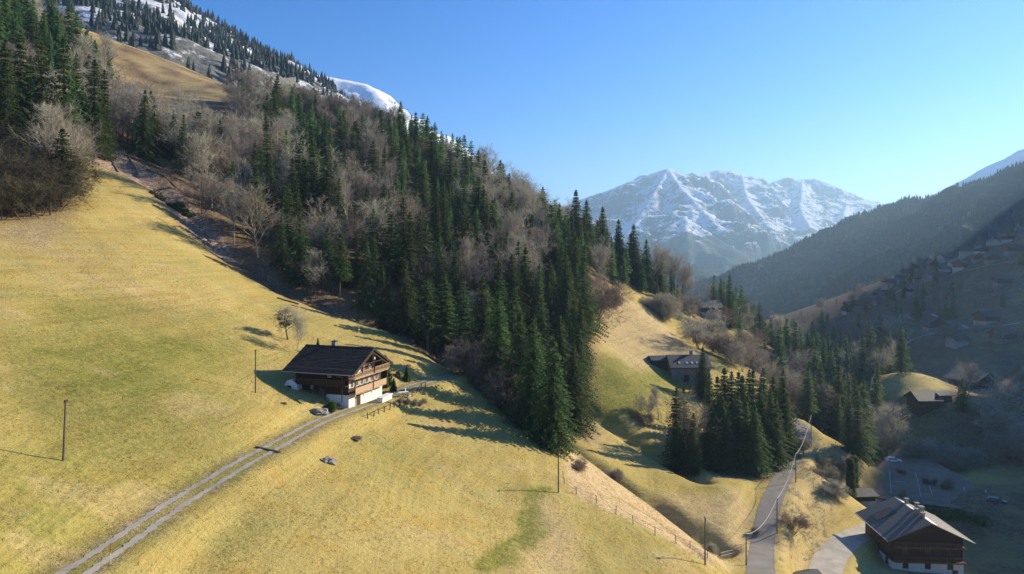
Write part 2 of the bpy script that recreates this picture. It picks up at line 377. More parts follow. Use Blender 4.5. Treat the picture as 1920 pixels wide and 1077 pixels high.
HZ += .55 * fbm(XX / 17, YY / 17, 3) + .14 * fbm(XX / 4, YY / 4, 3) + rough * (1.6 * fbm(XX / 11, YY / 11, 4))
def carve(c, depth, wd):
    global HZ
    d = dist_line(c, XX, YY); HZ = HZ - depth * np.exp(-(d / wd) ** 2) * (.8 + .35 * fbm(XX / 6, YY / 6, 2))
carve(stream_c, 4.2, 2.8); carve(furrow_c, 3.2, 2.8); carve(bank_c, 1.2, .9); carve(gully_c, 2.2, 3.5)
def terrace(c, half, blend, up=0.0):
    global HZ
    d, z = dist_line(c, XX, YY, True); k = 1 - sstep(half, half + blend, d); HZ = HZ * (1 - k) + (z - ZC + up) * k
terrace(track_c, 1.9, 3.5); terrace(road_c, 3.0, 3.5); terrace(drive_c, 3.2, 3)
def pad(c, r, z, blend=4):
    global HZ
    d = np.hypot(XX - c[0], YY - c[1]); k = 1 - sstep(r, r + blend, d); HZ = HZ * (1 - k) + (z - ZC) * k

# cover mask (kinds of ground): R green grass, G leaf litter and painted shade at right, B pale dry grass, A rubble
def soft_pix(pix, e=3.0, **k): return soft([tuple(p)[:2] for p in line(pix, **k)], XX, YY, e)
green = np.full(XX.shape, .24)
def addg(m, v):
    global green
    green = green * (1 - m) + v * m
addg(soft_pix([(0,640),(200,560),(430,600),(470,700),(420,800),(250,900),(60,1070),(0,1077)], 9), .92)
addg(soft_pix([(90,560),(440,600),(520,640),(420,650),(160,620)], 4), .6)
addg(soft_pix([(1060,1000),(1160,970),(1240,1020),(1280,1077),(1080,1077)], 5), .62)
addg(soft_pix([(1105,660),(1260,690),(1270,730),(1200,820),(1110,800)], 5), .8)
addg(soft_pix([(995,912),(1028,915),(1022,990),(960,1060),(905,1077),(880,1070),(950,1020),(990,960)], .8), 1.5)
addg(soft_pix([(500,640),(640,640),(760,690),(700,710),(520,700)], 5), .35)
forest_poly = [(-260,120),(-106,138),(-97,147),(-106,168),(-126,192),(-108,188),(-84,176),(-64,170),(-47,166),(-30,160),(-13,156),(-6,140),(6,126),(13,128),(14,148),(19,165),(24,205),(30,240),(40,266),(56,290),(75,300),(78,345),(20,350),(-54,362),(-110,352),(-138,330),(-150,290),(-190,300),(-262,330)]
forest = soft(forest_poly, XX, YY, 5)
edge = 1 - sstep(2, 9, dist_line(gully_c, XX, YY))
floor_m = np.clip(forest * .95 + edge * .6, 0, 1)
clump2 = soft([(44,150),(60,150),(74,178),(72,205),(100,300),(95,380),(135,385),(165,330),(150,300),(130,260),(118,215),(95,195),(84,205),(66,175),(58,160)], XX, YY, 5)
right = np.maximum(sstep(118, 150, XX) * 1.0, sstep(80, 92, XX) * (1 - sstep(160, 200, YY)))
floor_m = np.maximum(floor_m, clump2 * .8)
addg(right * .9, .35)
floor_m = np.maximum(floor_m, right * (.95 + .6 * fbm(XX / 26, YY / 26, 3)).clip(.3, 1.0))  # shade painted in as litter brown over the right valley side
gold = soft([tuple(hit(*p))[:2] for p in [(1648,722),(1690,696),(1780,728),(1775,748),(1680,750)]], XX, YY, 3)
floor_m *= (1 - gold); addg(gold, .15)  # painted shade left off the patch that catches the sun
dry = np.maximum(soft_pix([(1055,835),(1110,870),(1240,950),(1380,1060),(1330,1060),(1180,975),(1060,915)], 1.6) * .95,
                 soft_pix([(1098,530),(1240,590),(1320,665),(1330,720),(1290,670),(1240,690),(1180,690),(1110,620)], 3) * .6)
dry = np.maximum(dry, soft_pix([(1210,940),(1290,930),(1400,930),(1420,980),(1400,1050),(1330,1000),(1260,960)], 3) * .55)
dry = np.maximum(dry, soft_pix([(1460,900),(1510,820),(1600,860),(1570,960),(1520,1060),(1450,1060)], 2) * .35)
dry = np.maximum(dry, soft_pix([(1030,930),(1075,990),(1060,1077),(960,1077),(1010,1010)], 2.5) * .6)
dry = np.maximum(dry, soft_pix([(0,400),(120,385),(130,440),(60,470),(0,440)], 3) * .6)
rub = soft_pix([(140,255),(240,300),(330,360),(420,450),(450,500),(400,480),(330,410),(270,350),(200,320),(150,300)], 2.2) * .9
rub = np.maximum(rub, soft_pix([(1060,770),(1110,765),(1150,830),(1100,830)], 2) * .4)
rub = np.maximum(rub, .7 * (1 - sstep(.6, 2.0, dist_line(stream_c, XX, YY)))); rub = np.maximum(rub, .6 * (1 - sstep(.3, 1.2, dist_line(bank_c, XX, YY))))
past = soft([(-235,300),(-150,270),(-120,330),(-130,420),(-230,440)], XX, YY, 6); floor_m = np.maximum(floor_m, past * (.5 + 1.5 * fbm(XX / 20, YY / 8, 4)).clip(.1, .9)); dry = np.maximum(dry, past * .45)
wear = sstep(.30, .42, fbm(XX / 13 + 7, YY / 13, 4)); dry = np.maximum(dry, wear * .28)
verge = sstep(1.0, 1.3, dist_line(track_c, XX, YY)) * (1 - sstep(1.6, 2.4, dist_line(track_c, XX, YY))); rub = np.maximum(rub, verge * (.35 + 1.4 * fbm(XX / 2.5, YY / 2.5, 3)).clip(0, .7))
track_edge = 1 - sstep(1.6, 3.0, dist_line(track_c, XX, YY)); addg(track_edge, .55)
def terrain_object():
    ny, nx = XX.shape; V = np.stack([XX, YY, HZ + ZC], -1).reshape(-1, 3)
    idx = np.arange(nx * ny).reshape(ny, nx); Fq = np.stack([idx[:-1, :-1], idx[:-1, 1:], idx[1:, 1:], idx[1:, :-1]], -1).reshape(-1, 4)
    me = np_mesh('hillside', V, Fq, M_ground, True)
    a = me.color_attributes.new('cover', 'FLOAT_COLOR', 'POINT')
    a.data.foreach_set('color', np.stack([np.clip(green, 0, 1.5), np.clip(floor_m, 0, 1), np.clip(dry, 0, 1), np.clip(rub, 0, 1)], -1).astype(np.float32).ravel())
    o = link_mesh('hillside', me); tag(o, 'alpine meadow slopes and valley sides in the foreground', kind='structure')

# ------------------------------------------------------------------ far relief: mountains grown from ridge skeletons
def range_mesh(name, x0, x1, y0, y1, step, skel, k, foot, amp, wl, mat, label, seed=0, keep=40, terr=0):
    """skel: list of polylines of (px,py,Y); the surface falls from them at slope k, broken by ridged noise"""
    xs = np.arange(x0, x1 + step, step); ys = np.arange(y0, y1 + step, step); X, Y = np.meshgrid(xs, ys)
    Xw = X + wl * .30 * fbm(X / wl + seed, Y / wl, 3); Yw = Y + wl * .30 * fbm(X / wl + seed + 50, Y / wl, 3)
    Z = np.full(X.shape, -1e9); near = np.full(X.shape, 1e9)
    for pl in skel:
        pts = [P(*q) if q[2] > 0 else (q[0], -q[2], q[1]) for q in pl]
        for a, b in zip(pts[:-1], pts[1:]):
            dx, dy = b[0] - a[0], b[1] - a[1]; L = dx * dx + dy * dy + 1e-9
            def proj(XA, YA):
                t = np.clip(((XA - a[0]) * dx + (YA - a[1]) * dy) / L, 0, 1)
                return t, np.hypot(XA - a[0] - t * dx, YA - a[1] - t * dy)
            t, d0 = proj(X, Y); _, dw = proj(Xw, Yw)
            mixw = sstep(0, wl * .45, d0); d = d0 * (1 - mixw) + dw * mixw
            z = a[2] + t * (b[2] - a[2]) - k * d; Z = np.maximum(Z, z); near = np.minimum(near, d0)
    n = ridged(X / wl + seed * 3.1, Y / wl + seed, 6) - .75 + .6 * (ridged(Xw / (wl * .31) + seed, Yw / (wl * .31), 5) - .7) + .25 * (ridged(X / (wl * .11), Y / (wl * .11) + seed, 3) - .7)
    n = np.where(n > 0, .6 * np.tanh(n / .6), n)
    Z = Z + n * amp * sstep(0, keep * 3, near) + amp * .20 * fbm(X / (wl * .16), Y / (wl * .16), 4) * (.4 + .6 * sstep(0, keep, near))
    Z = np.where(Z < foot, foot - 2 + (Z - foot) * .02, Z)
    V = np.stack([X, Y, Z + ZC], -1).reshape(-1, 3); ny, nx = X.shape; idx = np.arange(nx * ny).reshape(ny, nx)
    Fq = np.stack([idx[:-1, :-1], idx[:-1, 1:], idx[1:, 1:], idx[1:, :-1]], -1)
    zq = np.maximum.reduce([Z[:-1, :-1], Z[:-1, 1:], Z[1:, 1:], Z[1:, :-1]]); Fq = Fq[zq > foot - 6]
    me = np_mesh(name, V, Fq, mat, True); o = link_mesh(name, me); tag(o, label, kind='structure')
    def hf(x, y):
        i = np.clip(((x - x0) / step).astype(int), 0, nx - 1); j = np.clip(((y - y0) / step).astype(int), 0, ny - 1); return Z[j, i]
    return hf
FOOT = -112
M_massif = mountain_mat('massif_snow_and_rock', -20 + ZC, 300 + ZC, scale=.55, rock=(.045, .045, .05), slope=(.73, .82), snow=(.74, .76, .80))
M_rightm = mountain_mat('forested_mountain', 900, 1200, forest_c=(.028, .036, .026), scale=2.0, meadow=(.10, .10, .05))
M_leftm = mountain_mat('snowy_forest_slope', 190, 420, scale=3.2, forest_c=(.10, .10, .085), rock=(.20, .18, .16), slope=(.50, .80), snow=(.62, .64, .68))
M_snowridge = mountain_mat('snowy_ridge', 100, 240, scale=1.2, rock=(.26, .25, .25), slope=(.30, .62))
M_low = mountain_mat('low_forested_hill', 2000, 2400, scale=1.2)
range_mesh('mountain', -900, 5600, 2900, 7600, 18, [
    [(1040,398,6000),(1090,374,6000),(1130,360,5950),(1170,348,5900),(1210,331,5850),(1238,320,5800),(1252,315,5800),(1268,324,5850),(1285,334,5950),(1300,342,6200),(1312,332,6600),(1326,322,6800),(1345,318,6800),(1368,320,6800),(1390,325,6800),(1408,340,6800),(1425,336,6850),(1440,347,6850),(1456,338,6900),(1478,333,6900),(1505,336,6900),(1530,336,6900),(1552,343,6850),(1572,355,6800),(1592,370,6750),(1615,382,6700),(1640,392,6600),(1700,410,6500),(1800,430,6500),(2100,470,6500)],
    [(1252,315,5800),(1275,350,5350),(1310,385,4950),(1345,425,4500)], [(1252,315,5800),(1225,365,5250),(1190,420,4800),(1150,470,4500)],
    [(1390,325,6800),(1400,370,6000),(1430,410,5300),(1460,450,4800)], [(1505,336,6900),(1500,390,5900),(1520,430,5200)], [(1592,370,6750),(1580,410,5800)],
    [(1285,406,4300),(1320,430,4200),(1370,462,4050),(1430,510,3850),(1480,545,3700)], [(1285,406,4300),(1245,432,4150),(1200,470,3950),(1150,520,3700)], [(1285,406,4300),(1290,470,3800),(1300,535,3350)]],
    .60, FOOT, 170, 640, M_massif, 'snow covered rocky massif at the end of the valley', 3, 125)
hf_low = range_mesh('far_hill', 200, 1400, 1900, 3000, 16, [[(1180,470,2900),(1240,498,2600),(1290,500,2500),(1330,508,2450),(1380,532,2400),(1420,560,2300)]], .4, FOOT, 25, 200, M_low, 'low wooded hill in the haze below the massif', 5, 30)
hf_right = range_mesh('mountainside', 350, 2300, 650, 2500, 12, [[(1300,568,2000),(1350,547,1950),(1400,503,1900),(1430,488,1880),(1500,459,1800),(1560,429,1760),(1610,409,1740),(1665,396,1720),(1700,373,1700),(1760,369,1650),(1800,353,1600),(1860,337,1560),(1920,307,1500),(2050,260,1450),(2200,215,1350),(2600,330,1000)],
    [(1700,373,1700),(1700,440,1350),(1640,520,1150)], [(1500,459,1800),(1480,530,1500)], [(1860,337,1560),(1800,420,1200)]],
    .50, FOOT, 30, 260, M_rightm, 'dark forested mountainside on the right of the valley', 9, 30)
range_mesh('snowy_ridge_right', 1500, 3600, 2500, 3600, 20, [[(1690,398,3000),(1730,376,3000),(1775,352,3000),(1805,338,3000),(1850,312,3000),(1885,297,3000),(1920,281,3000),(2000,240,3000),(2200,200,3000)]],
    .6, FOOT, 34, 300, M_snowridge, 'snow dusted ridge behind the forested mountainside', 12, 40)
hf_left = range_mesh('left_mountain', -1100, -200, 330, 1500, 5, [[(60,-130,900),(140,-85,950),(200,-50,1000),(290,-4,1030),(350,34,1060),(400,60,1090),(450,96,1120),(500,124,1160),(545,158,1200),(600,215,1240),(680,300,1300)]],
    .55, FOOT, 7, 190, M_leftm, 'snowy mountain slope scattered with conifers', 15, 20)
range_mesh('snowy_ridge_left', -1700, 500, 2600, 3600, 18, [[(480,155,3000),(540,140,3000),(570,136,3000),(610,142,3000),(650,150,3000),(690,158,3000),(730,178,3000)]],
    .85, FOOT, 34, 320, M_snowridge, 'distant snow ridge above the forest', 18, 40)
# the mountain to the right of the frame that keeps the valley in shade
M_hill = mountain_mat('shading_mountain', 2000, 2400, scale=1.5)
def shade_mountain():
    xs = np.arange(560, 1500, 14.0); ys = np.arange(-500, 1500, 14.0); X, Y = np.meshgrid(xs, ys)
    ridge = [(800, -500, 262), (790, 300, 297), (780, 600, 297), (785, 760, 297), (850, 860, 288), (960, 930, 280), (1080, 1150, 270), (1260, 1450, 255)]
    d, z = dist_line(ridge, X, Y, True); Z = z - 1.5 * d + 10 * fbm(X / 60, Y / 60, 3) * sstep(0, 60, d) + NOTCH(X, Y, d)
    Z = np.maximum(Z, FOOT - 5)
    global hf_side
    hf_side = lambda x, y: Z[np.clip(((y + 500) / 14).astype(int), 0, len(ys) - 1), np.clip(((x - 560) / 14).astype(int), 0, len(xs) - 1)]
    V = np.stack([X, Y, Z + ZC], -1).reshape(-1, 3); ny, nx = X.shape; idx = np.arange(nx * ny).reshape(ny, nx)
    Fq = np.stack([idx[:-1, :-1], idx[:-1, 1:], idx[1:, 1:], idx[1:, :-1]], -1).reshape(-1, 4)
    tag(link_mesh('side_mountain', np_mesh('side_mountain', V, Fq, M_hill, True)), 'mountain on the sunny side of the valley', kind='structure')
def NOTCH(X, Y, d):
    out = np.zeros(X.shape)
    for (py_, w_, dep) in NOTCHES: out -= dep * np.exp(-((Y - py_) / w_) ** 2)
    return out
NOTCHES = [(602, 30, 70)]  # gap shaped into the unseen crest to let sun onto the golden pasture
shade_mountain()
V = [(-16000, -6000, ZC + FOOT), (16000, -6000, ZC + FOOT), (16000, 16000, ZC + FOOT), (-16000, 16000, ZC + FOOT)]
M_valley = simple('valley_floor_grass', (.085, .095, .045), .95, .5, .02)
tag(link_mesh('valley_floor', np_mesh('valley_floor', V, [(0, 1, 2, 3)], M_valley)), 'flat valley floor reaching to the horizon', kind='structure')

# ------------------------------------------------------------------ track, road, drive, car park
def ribbon(name, c, offs, mat, z=.04, label='', wob=.08, uphill=0.0):
    """offs: list of (left, right) offsets of strips along centre line c"""
    m = MB()
    for (o0, o1) in offs:
        vs = []; fs = []
        for i, p in enumerate(c):
            a = c[max(0, i - 1)]; b = c[min(len(c) - 1, i + 1)]; d = Vector((b.x - a.x, b.y - a.y, 0)).normalized(); nrm = Vector((d.y, -d.x, 0))
            for o_, s_ in ((o0, 0), (o1, 1)):
                q = p + nrm * (o_ + random.uniform(-wob, wob)); vs.append((q.x, q.y, max(p.z, ZC + float(Hrel(q.x, q.y))) + z))
        for i in range(len(c) - 1): fs.append((2 * i, 2 * i + 1, 2 * i + 3, 2 * i + 2))
        m.add(vs, fs)
    return tag(m.build(name, mat), label, kind='structure')
def resample(c, step):
    out = [c[0]]; acc = 0
    for a, b in zip(c[:-1], c[1:]):
        L = (b - a).length; t = step - acc
        while t <= L: out.append(a.lerp(b, t / L)); t += step
        acc = (acc + L) % step
    return out
ribbon('farm_track', resample(track_c, .4), [(-1.25, -.55), (.52, 1.22)], M_gravel, .045, 'two gravel wheel tracks of the farm track up to the chalet', .13)
ribbon('road', resample(road_c, 1.0), [(-2.0, 2.0)], M_asphalt, .05, 'narrow grey asphalt road curving down the valley', .07)
ribbon('driveway', resample(drive_c, 1.0), [(-2.7, 2.7)], M_gravel, .05, 'pale driveway beside the grey roofed chalet', .08)
lot_pts = [hit(*p) for p in [(1612,868),(1690,868),(1850,915),(1800,958),(1690,948),(1625,925)]]
lz = sum(p.z for p in lot_pts) / len(lot_pts)
lotx = [tuple(p)[:2] for p in lot_pts]; km = soft(lotx, XX, YY, 4); HZ = HZ * (1 - km) + (lz - ZC) * km
MB().add([(p.x, p.y, lz + .05) for p in lot_pts], [tuple(range(len(lot_pts)))])
lo = MB().add([(p.x, p.y, lz + .06) for p in lot_pts], [tuple(range(len(lot_pts)))]).build('car_park', M_lot); tag(lo, 'worn car park with faint bay lines', kind='structure')
ml = MB()
def lot_at(px, py): t = (lz - ZC) / ((HY - py) / F); return Vector(((px - CX) / F * t, t, lz + .068))
for a, b in [((1641,882),(1643,922)),((1667,880),(1671,926)),((1716,885),(1727,932)),((1742,910),(1748,928)),((1667,903),(1700,904))]:
    A, B = lot_at(*a), lot_at(*b); d = (B - A).normalized(); n_ = Vector((-d.y, d.x, 0)) * .09
    ml.add([A - n_, B - n_, B + n_, A + n_], [(0, 1, 2, 3)])
tag(ml.build('parking_lines', M_paint), 'faint white parking bay lines', kind='structure')
terrain_object()

# ------------------------------------------------------------------ tree prototypes
def spruce_arrays(seed, h=20.0, rad=3.2, dens=1.0, bare=.06, top=.8, droop=.35):
    """trunk (MB) and crown triangles for a conifer: whorls of drooping boughs carrying many small sprays"""
    r = np.random.default_rng(seed); tr = MB()
    tr.tube((0, 0, -1.5), (0, 0, h * .5), h * .016, h * .010, 7).tube((0, 0, h * .5), (0, 0, h * .985), h * .010, .02, 5)
    V = []; n_wh = int(34 * dens)
    side = r.uniform(.8, 1.15, 8)
    for i in range(n_wh):
        t = (i + r.uniform(-.4, .4)) / n_wh; t = min(max(t, 0), .995); z = h * (bare + (1 - bare) * t)
        L0 = rad * ((1 - t) ** top) * (1 if t > .12 else .75 + t * 2) * r.uniform(.78, 1.15) + .22 * (1 - t)
        nb = max(5, int(10 * (1 - t * .45)))
        a0 = r.uniform(0, 6.28)
        for b in range(nb):
            if r.random() < .07: continue
            a = a0 + 2 * math.pi * b / nb + r.uniform(-.25, .25); L = L0 * r.uniform(.72, 1.12) * side[int(a / 6.2832 * 8) % 8]
            ca, sa = math.cos(a), math.sin(a); up = .35 * t
            ns = max(3, int(L / .42)); dz = -droop * L * r.uniform(.7, 1.3)
            if b % 3 == 0 and t < .8: tr.tube((0, 0, z), (ca * L * .8, sa * L * .8, z + dz * .55 + up), .035, .012, 3, False)
            for s in range(ns):
                f = (s + .6) / ns; f2 = f ** 1.6
                px, py, pz = ca * L * f, sa * L * f, z + dz * f2 + up * f
                wd = (.75 - .45 * f) * min(1, L / 1.6) + .12
                for sd_ in (-1, 1):
                    ang = a + sd_ * r.uniform(.6, 1.25); l_ = wd * r.uniform(.8, 1.4)
                    qx, qy, qz = px + math.cos(ang) * l_, py + math.sin(ang) * l_, pz - r.uniform(.05, .34) * l_
                    bw = r.uniform(.13, .22)
                    V += [(px - ca * bw, py - sa * bw, pz + .03), (qx, qy, qz), (px + ca * bw, py + sa * bw, pz - .05 - r.uniform(0, .12))]
                if r.random() < .8:
                    V += [(px - ca * .2, py - sa * .2, pz), (px + ca * .22, py + sa * .22, pz), (px + r.uniform(-.15, .15), py + r.uniform(-.15, .15), pz - r.uniform(.25, .6))]
            V += [(ca * L * .85 - sa * .12, sa * L * .85 + ca * .12, z + dz * .8 + up * .85), (ca * L * 1.1, sa * L * 1.1, z + dz + up), (ca * L * .85 + sa * .12, sa * L * .85 - ca * .12, z + dz * .8 + up * .85)]
    for q in range(12):
        a = r.uniform(0, 6.28); z = h * (.955 + .045 * q / 12); ww = .20 * (1 - q / 14); V += [(0, 0, z + .75), (math.cos(a) * ww, math.sin(a) * ww, z - .15), (math.cos(a + 1.2) * ww, math.sin(a + 1.2) * ww, z - .15)]
    return tr, np.array(V)
def bare_arrays(seed, h=16.0, spread=.45, stems=1, fork=.3, lean=0.0, up=.5, fine=1.0, tw=.05, r0=None):
    """trunk and limbs (MB tubes), twigs (triangles) for a leafless broadleaf tree"""
    r = np.random.default_rng(seed); tr = MB(); T = []
    def rnd(s): return Vector(r.normal(0, s, 3))
    def twig(p, d, L, w_):
        q = p + d * L * .5 + rnd(.05 * L); e = q + (d + rnd(.25) + Vector((0, 0, .1))).normalized() * L * .5
        s_ = d.cross(rnd(1)).normalized() * w_
        T.extend([p - s_, p + s_, q + s_ * .4, p - s_, q + s_ * .4, q - s_ * .4, q - s_ * .4, q + s_ * .4, e])
    def grow(p, d, L, rad, lvl):
        n = 4 if lvl == 0 else 3; pts = [p]; dd = d.copy()
        for i in range(n):
            dd = (dd + rnd(.10 + .05 * lvl) + Vector((0, 0, .07 * up))).normalized(); pts.append(pts[-1] + dd * L / n)
        for i in range(n):
            if lvl <= 2: tr.tube(pts[i], pts[i + 1], rad * (1 - .22 * i), rad * (1 - .22 * (i + 1)), 6 if lvl == 0 else 3, False)
            else: twig(pts[i], (pts[i + 1] - pts[i]).normalized(), L / n * 1.2, tw * .8)
        if lvl >= 3:
            for _ in range(int(7 * fine)):
                t = r.uniform(.15, 1); k = min(n - 1, int(t * n)); b = pts[k].lerp(pts[k + 1], t * n - k)
                twig(b, (dd + rnd(.55)).normalized(), L * r.uniform(.5, .95), tw * .5)
            return
        nc = (11 if lvl == 0 else 6 if lvl == 1 else 6)
        for c in range(nc):
            t = (fork + (1 - fork) * (c + r.uniform(0, 1)) / nc) if lvl == 0 else r.uniform(.25, 1)
            k = min(n - 1, int(t * n)); b = pts[k].lerp(pts[k + 1], min(1, t * n - k))
            side = rnd(1); side = (side - dd * side.dot(dd)).normalized()
            ang = r.uniform(.5, 1.0) * (1 - .35 * t if lvl == 0 else 1) * (spread / .45)
            nd = (dd * math.cos(ang) + side * math.sin(ang) + Vector((0, 0, .25 * up))).normalized()
            grow(b, nd, L * (r.uniform(.42, .62) if lvl == 0 else r.uniform(.45, .7)) * (1.1 - .4 * t if lvl == 0 else 1), rad * (.42 if lvl == 0 else .5), lvl + 1)
    for s_ in range(stems):
        a = r.uniform(0, 6.28); ln = (.35 if stems > 1 else 0) + lean
        d = Vector((math.cos(a) * ln, math.sin(a) * ln, 1)).normalized()
        grow(Vector((math.cos(a) * .2, math.sin(a) * .2, -.8)) if stems > 1 else Vector((0, 0, -.8)), d, h * r.uniform(.7, .85) if stems > 1 else h * .85, (r0 or h * .018) / (1.0 if stems == 1 else 1.5), 0)
    return tr, np.array([tuple(v) for v in T])
def tri_mesh(name, V, mat):
    return np_mesh(name, V, np.arange(len(V)).reshape(-1, 3), mat)
class Proto:
    def __init__(s, kind, arrays, bark, leaf, h):
        tr, V = arrays; s.h = h
        me = bpy.data.meshes.new(kind + '_trunk'); me.from_pydata(tr.v, [], tr.f); me.update(); me.materials.append(bark); s.trunk = me; s.V = V; s.leaf = leaf
        s.crown = tri_mesh(kind + '_crown', V, leaf)
SPR = [Proto('spruce', spruce_arrays(1, 20, 4.0, 1.15), M_bark, M_spruce, 20), Proto('spruce', spruce_arrays(2, 20, 4.6, 1.15, .08), M_bark, M_spruce, 20),
       Proto('spruce', spruce_arrays(3, 20, 3.3, 1.25, .03, .7), M_bark, M_spruce, 20), Proto('spruce', spruce_arrays(4, 20, 4.0, 1.1, .16, .75, .25), M_bark, M_spruce, 20),
       Proto('spruce', spruce_arrays(5, 20, 4.8, 1.2, .03, .8, .45), M_bark, M_spruce, 20), Proto('spruce', spruce_arrays(6, 20, 3.6, 1.1, .28, .6, .2), M_bark, M_spruce, 20)]
SPR += [Proto('spruce', spruce_arrays(7, 20, 3.0, .7, .30, .45, .15), M_bark, M_spruce, 19), Proto('spruce', spruce_arrays(8, 20, 5.2, 1.3, .02, .9, .55), M_bark, M_spruce, 20)]
HERO = [Proto('spruce', spruce_arrays(11, 20, 4.9, 1.7, .015, .72, .5), M_bark, M_spruce, 20), Proto('spruce', spruce_arrays(12, 20, 5.6, 1.7, .02, .75, .45), M_bark, M_spruce, 20)]
BARE = [Proto('bare', bare_arrays(21, 16, .42), M_bark_pale, M_twig, 16), Proto('bare', bare_arrays(22, 16, .55), M_bark, M_twig, 16), Proto('bare', bare_arrays(23, 16, .35, 1, .45), M_bark_pale, M_twig, 16),
        Proto('bare', bare_arrays(24, 14, .45, 3, .2, .15), M_bark, M_twig, 13), Proto('bare', bare_arrays(25, 16, .5, 2, .3, .1), M_bark_pale, M_twig, 15)]
BARE_R = [Proto('bare', bare_arrays(26, 15, .5), M_bark, M_twig_red, 15), Proto('bare', bare_arrays(27, 12, .6, 4, .15, .2), M_bark, M_twig_red, 10)]
BARE_M = [Proto('bare', bare_arrays(28, 14, .55, 3, .2, .2), M_bark, M_twig_moss, 13), Proto('bare', bare_arrays(29, 15, .5), M_bark, M_twig_moss, 15)]
SHRUB = [Proto('shrub', bare_arrays(31, 5, .7, 7, .1, .5, .3, 1.0, .035, .06), M_bark, M_twig, 3.6), Proto('shrub', bare_arrays(32, 5, .8, 6, .1, .6, .3, 1.0, .035, .06), M_bark, M_twig_red, 3.4)]
LATER = []
def later(*a): LATER.append(a)
def where(g, h):
    px, py = pxof(g); ty = py - h / g.y * F
    z1 = ('at far left', 'below the high pasture', 'left of the chalet', 'above the chalet', 'right of the chalet', 'above the pole clump', 'at the right end')[min(6, int(max(0, px) // 175))]
    k = 'near lower edge' if py > 330 + .42 * (px - 200) + 30 else ('in mid forest' if py > 240 + .42 * (px - 200) - 30 else 'near the skyline')
    return k + ' ' + z1
def size_word(h, lo, hi): return 'small' if h < lo else ('tall' if h > hi else 'mid height')
def flush_trees():
    """the trees that show largest become objects of their own; the far rest of each kind is one thicket"""
    for kind, limit in (('spruce_tree', 245), ('bare_tree', 285)):
        L = [t for t in LATER if t[0] == kind]; L.sort(key=lambda t: -t[3] / t[2].length)
        for t in L[:limit]:
            t = list(t)
            if 'mixed forest' in t[4]:
                t[4] = (size_word(t[3], 19.5, 24) + ' green forest spruce ' if kind[0] == 's' else size_word(t[3], 14.5, 18) + {'reddish_twigs': ' reddish', 'mossy_twigs': ' mossy'}.get(t[1].leaf.name, ' pale grey' if t[1].trunk.materials[0] == M_bark_pale else ' grey brown') + ' leafless tree ') + where(t[2], t[3])
            plant(*t)
        acc = {}
        for (_, pr, g, h, *_r) in L[limit:]:
            Vt = pr.V.reshape(-1, 3, 3)[::3]; c = Vt.mean(1, keepdims=True); Vt = (Vt - c) * 1.75 + c
            a = random.uniform(0, 6.28); s_ = h / pr.h; Rm = np.array([[math.cos(a), -math.sin(a), 0], [math.sin(a), math.cos(a), 0], [0, 0, 1]]) * s_
            acc.setdefault(pr.leaf.name, []).append(Vt.reshape(-1, 3) @ Rm.T + np.array(g))
        if acc:
            V_ = np.concatenate([v for l in acc.values() for v in l]); me = tri_mesh('forest', V_, bpy.data.materials[list(acc)[0]])
            nm = list(acc); 
            for n_ in nm[1:]: me.materials.append(bpy.data.materials[n_])
            ids = np.concatenate([np.full(sum(len(v) for v in acc[n_]) // 3, i) for i, n_ in enumerate(nm)]).astype(np.int32)
            me.polygons.foreach_set('material_index', ids)
            tag(link_mesh('forest', me), ('dark conifers' if kind[0] == 's' else 'leafless trees') + ' filling the far parts of the woods', 'forest', kind='stuff')
        print(kind, len(L))
def plant(name, proto, loc, h, label, cat, group=None, wide=1.0, rz=None, tilt=0.0, parts=True):
    s = h / proto.h
    o = empty(name, loc, random.uniform(0, 6.28) if rz is None else rz)
    o.scale = (s * wide, s * wide, s); o.rotation_euler[0] = tilt
    tag(o, label, cat, group)
    link_mesh('trunk', proto.trunk, o); link_mesh('crown', proto.crown, o)
    return o
def pxof(v): return CX + F * v.x / v.y, HY - F * (v.z - ZC) / v.y
placed = []
def free(x, y, r):
    if float(dist_line([(150, 262), (215, 297)], np.array([x]), np.array([y]))[0]) < 19: return False   # kept treeless so sun reaches the golden pasture
    if r < 20 and math.hypot(x - 107, y - 372) < 15 or float(dist_line([(107, 372), (84, 292)], np.array([x]), np.array([y]))[0]) < 6: return False   # clearing of the chalet on the spur
    for (a, b, c) in placed:
        if (a - x) ** 2 + (b - y) ** 2 < ((r + c) * .5) ** 2: return False
    return True
def scatter(poly, n, spacing, seed, tries=60):
    r = random.Random(seed); xs = [p[0] for p in poly]; ys = [p[1] for p in poly]; out = []
    pa = np.array(poly)
    for _ in range(n * tries):
        if len(out) >= n: break
        x = r.uniform(min(xs), max(xs)); y = r.uniform(min(ys), max(ys))
        if not inside(poly, np.array([x]), np.array([y]))[0]: continue
        if not free(x, y, spacing): continue
        placed.append((x, y, spacing)); out.append((x, y))
    return out

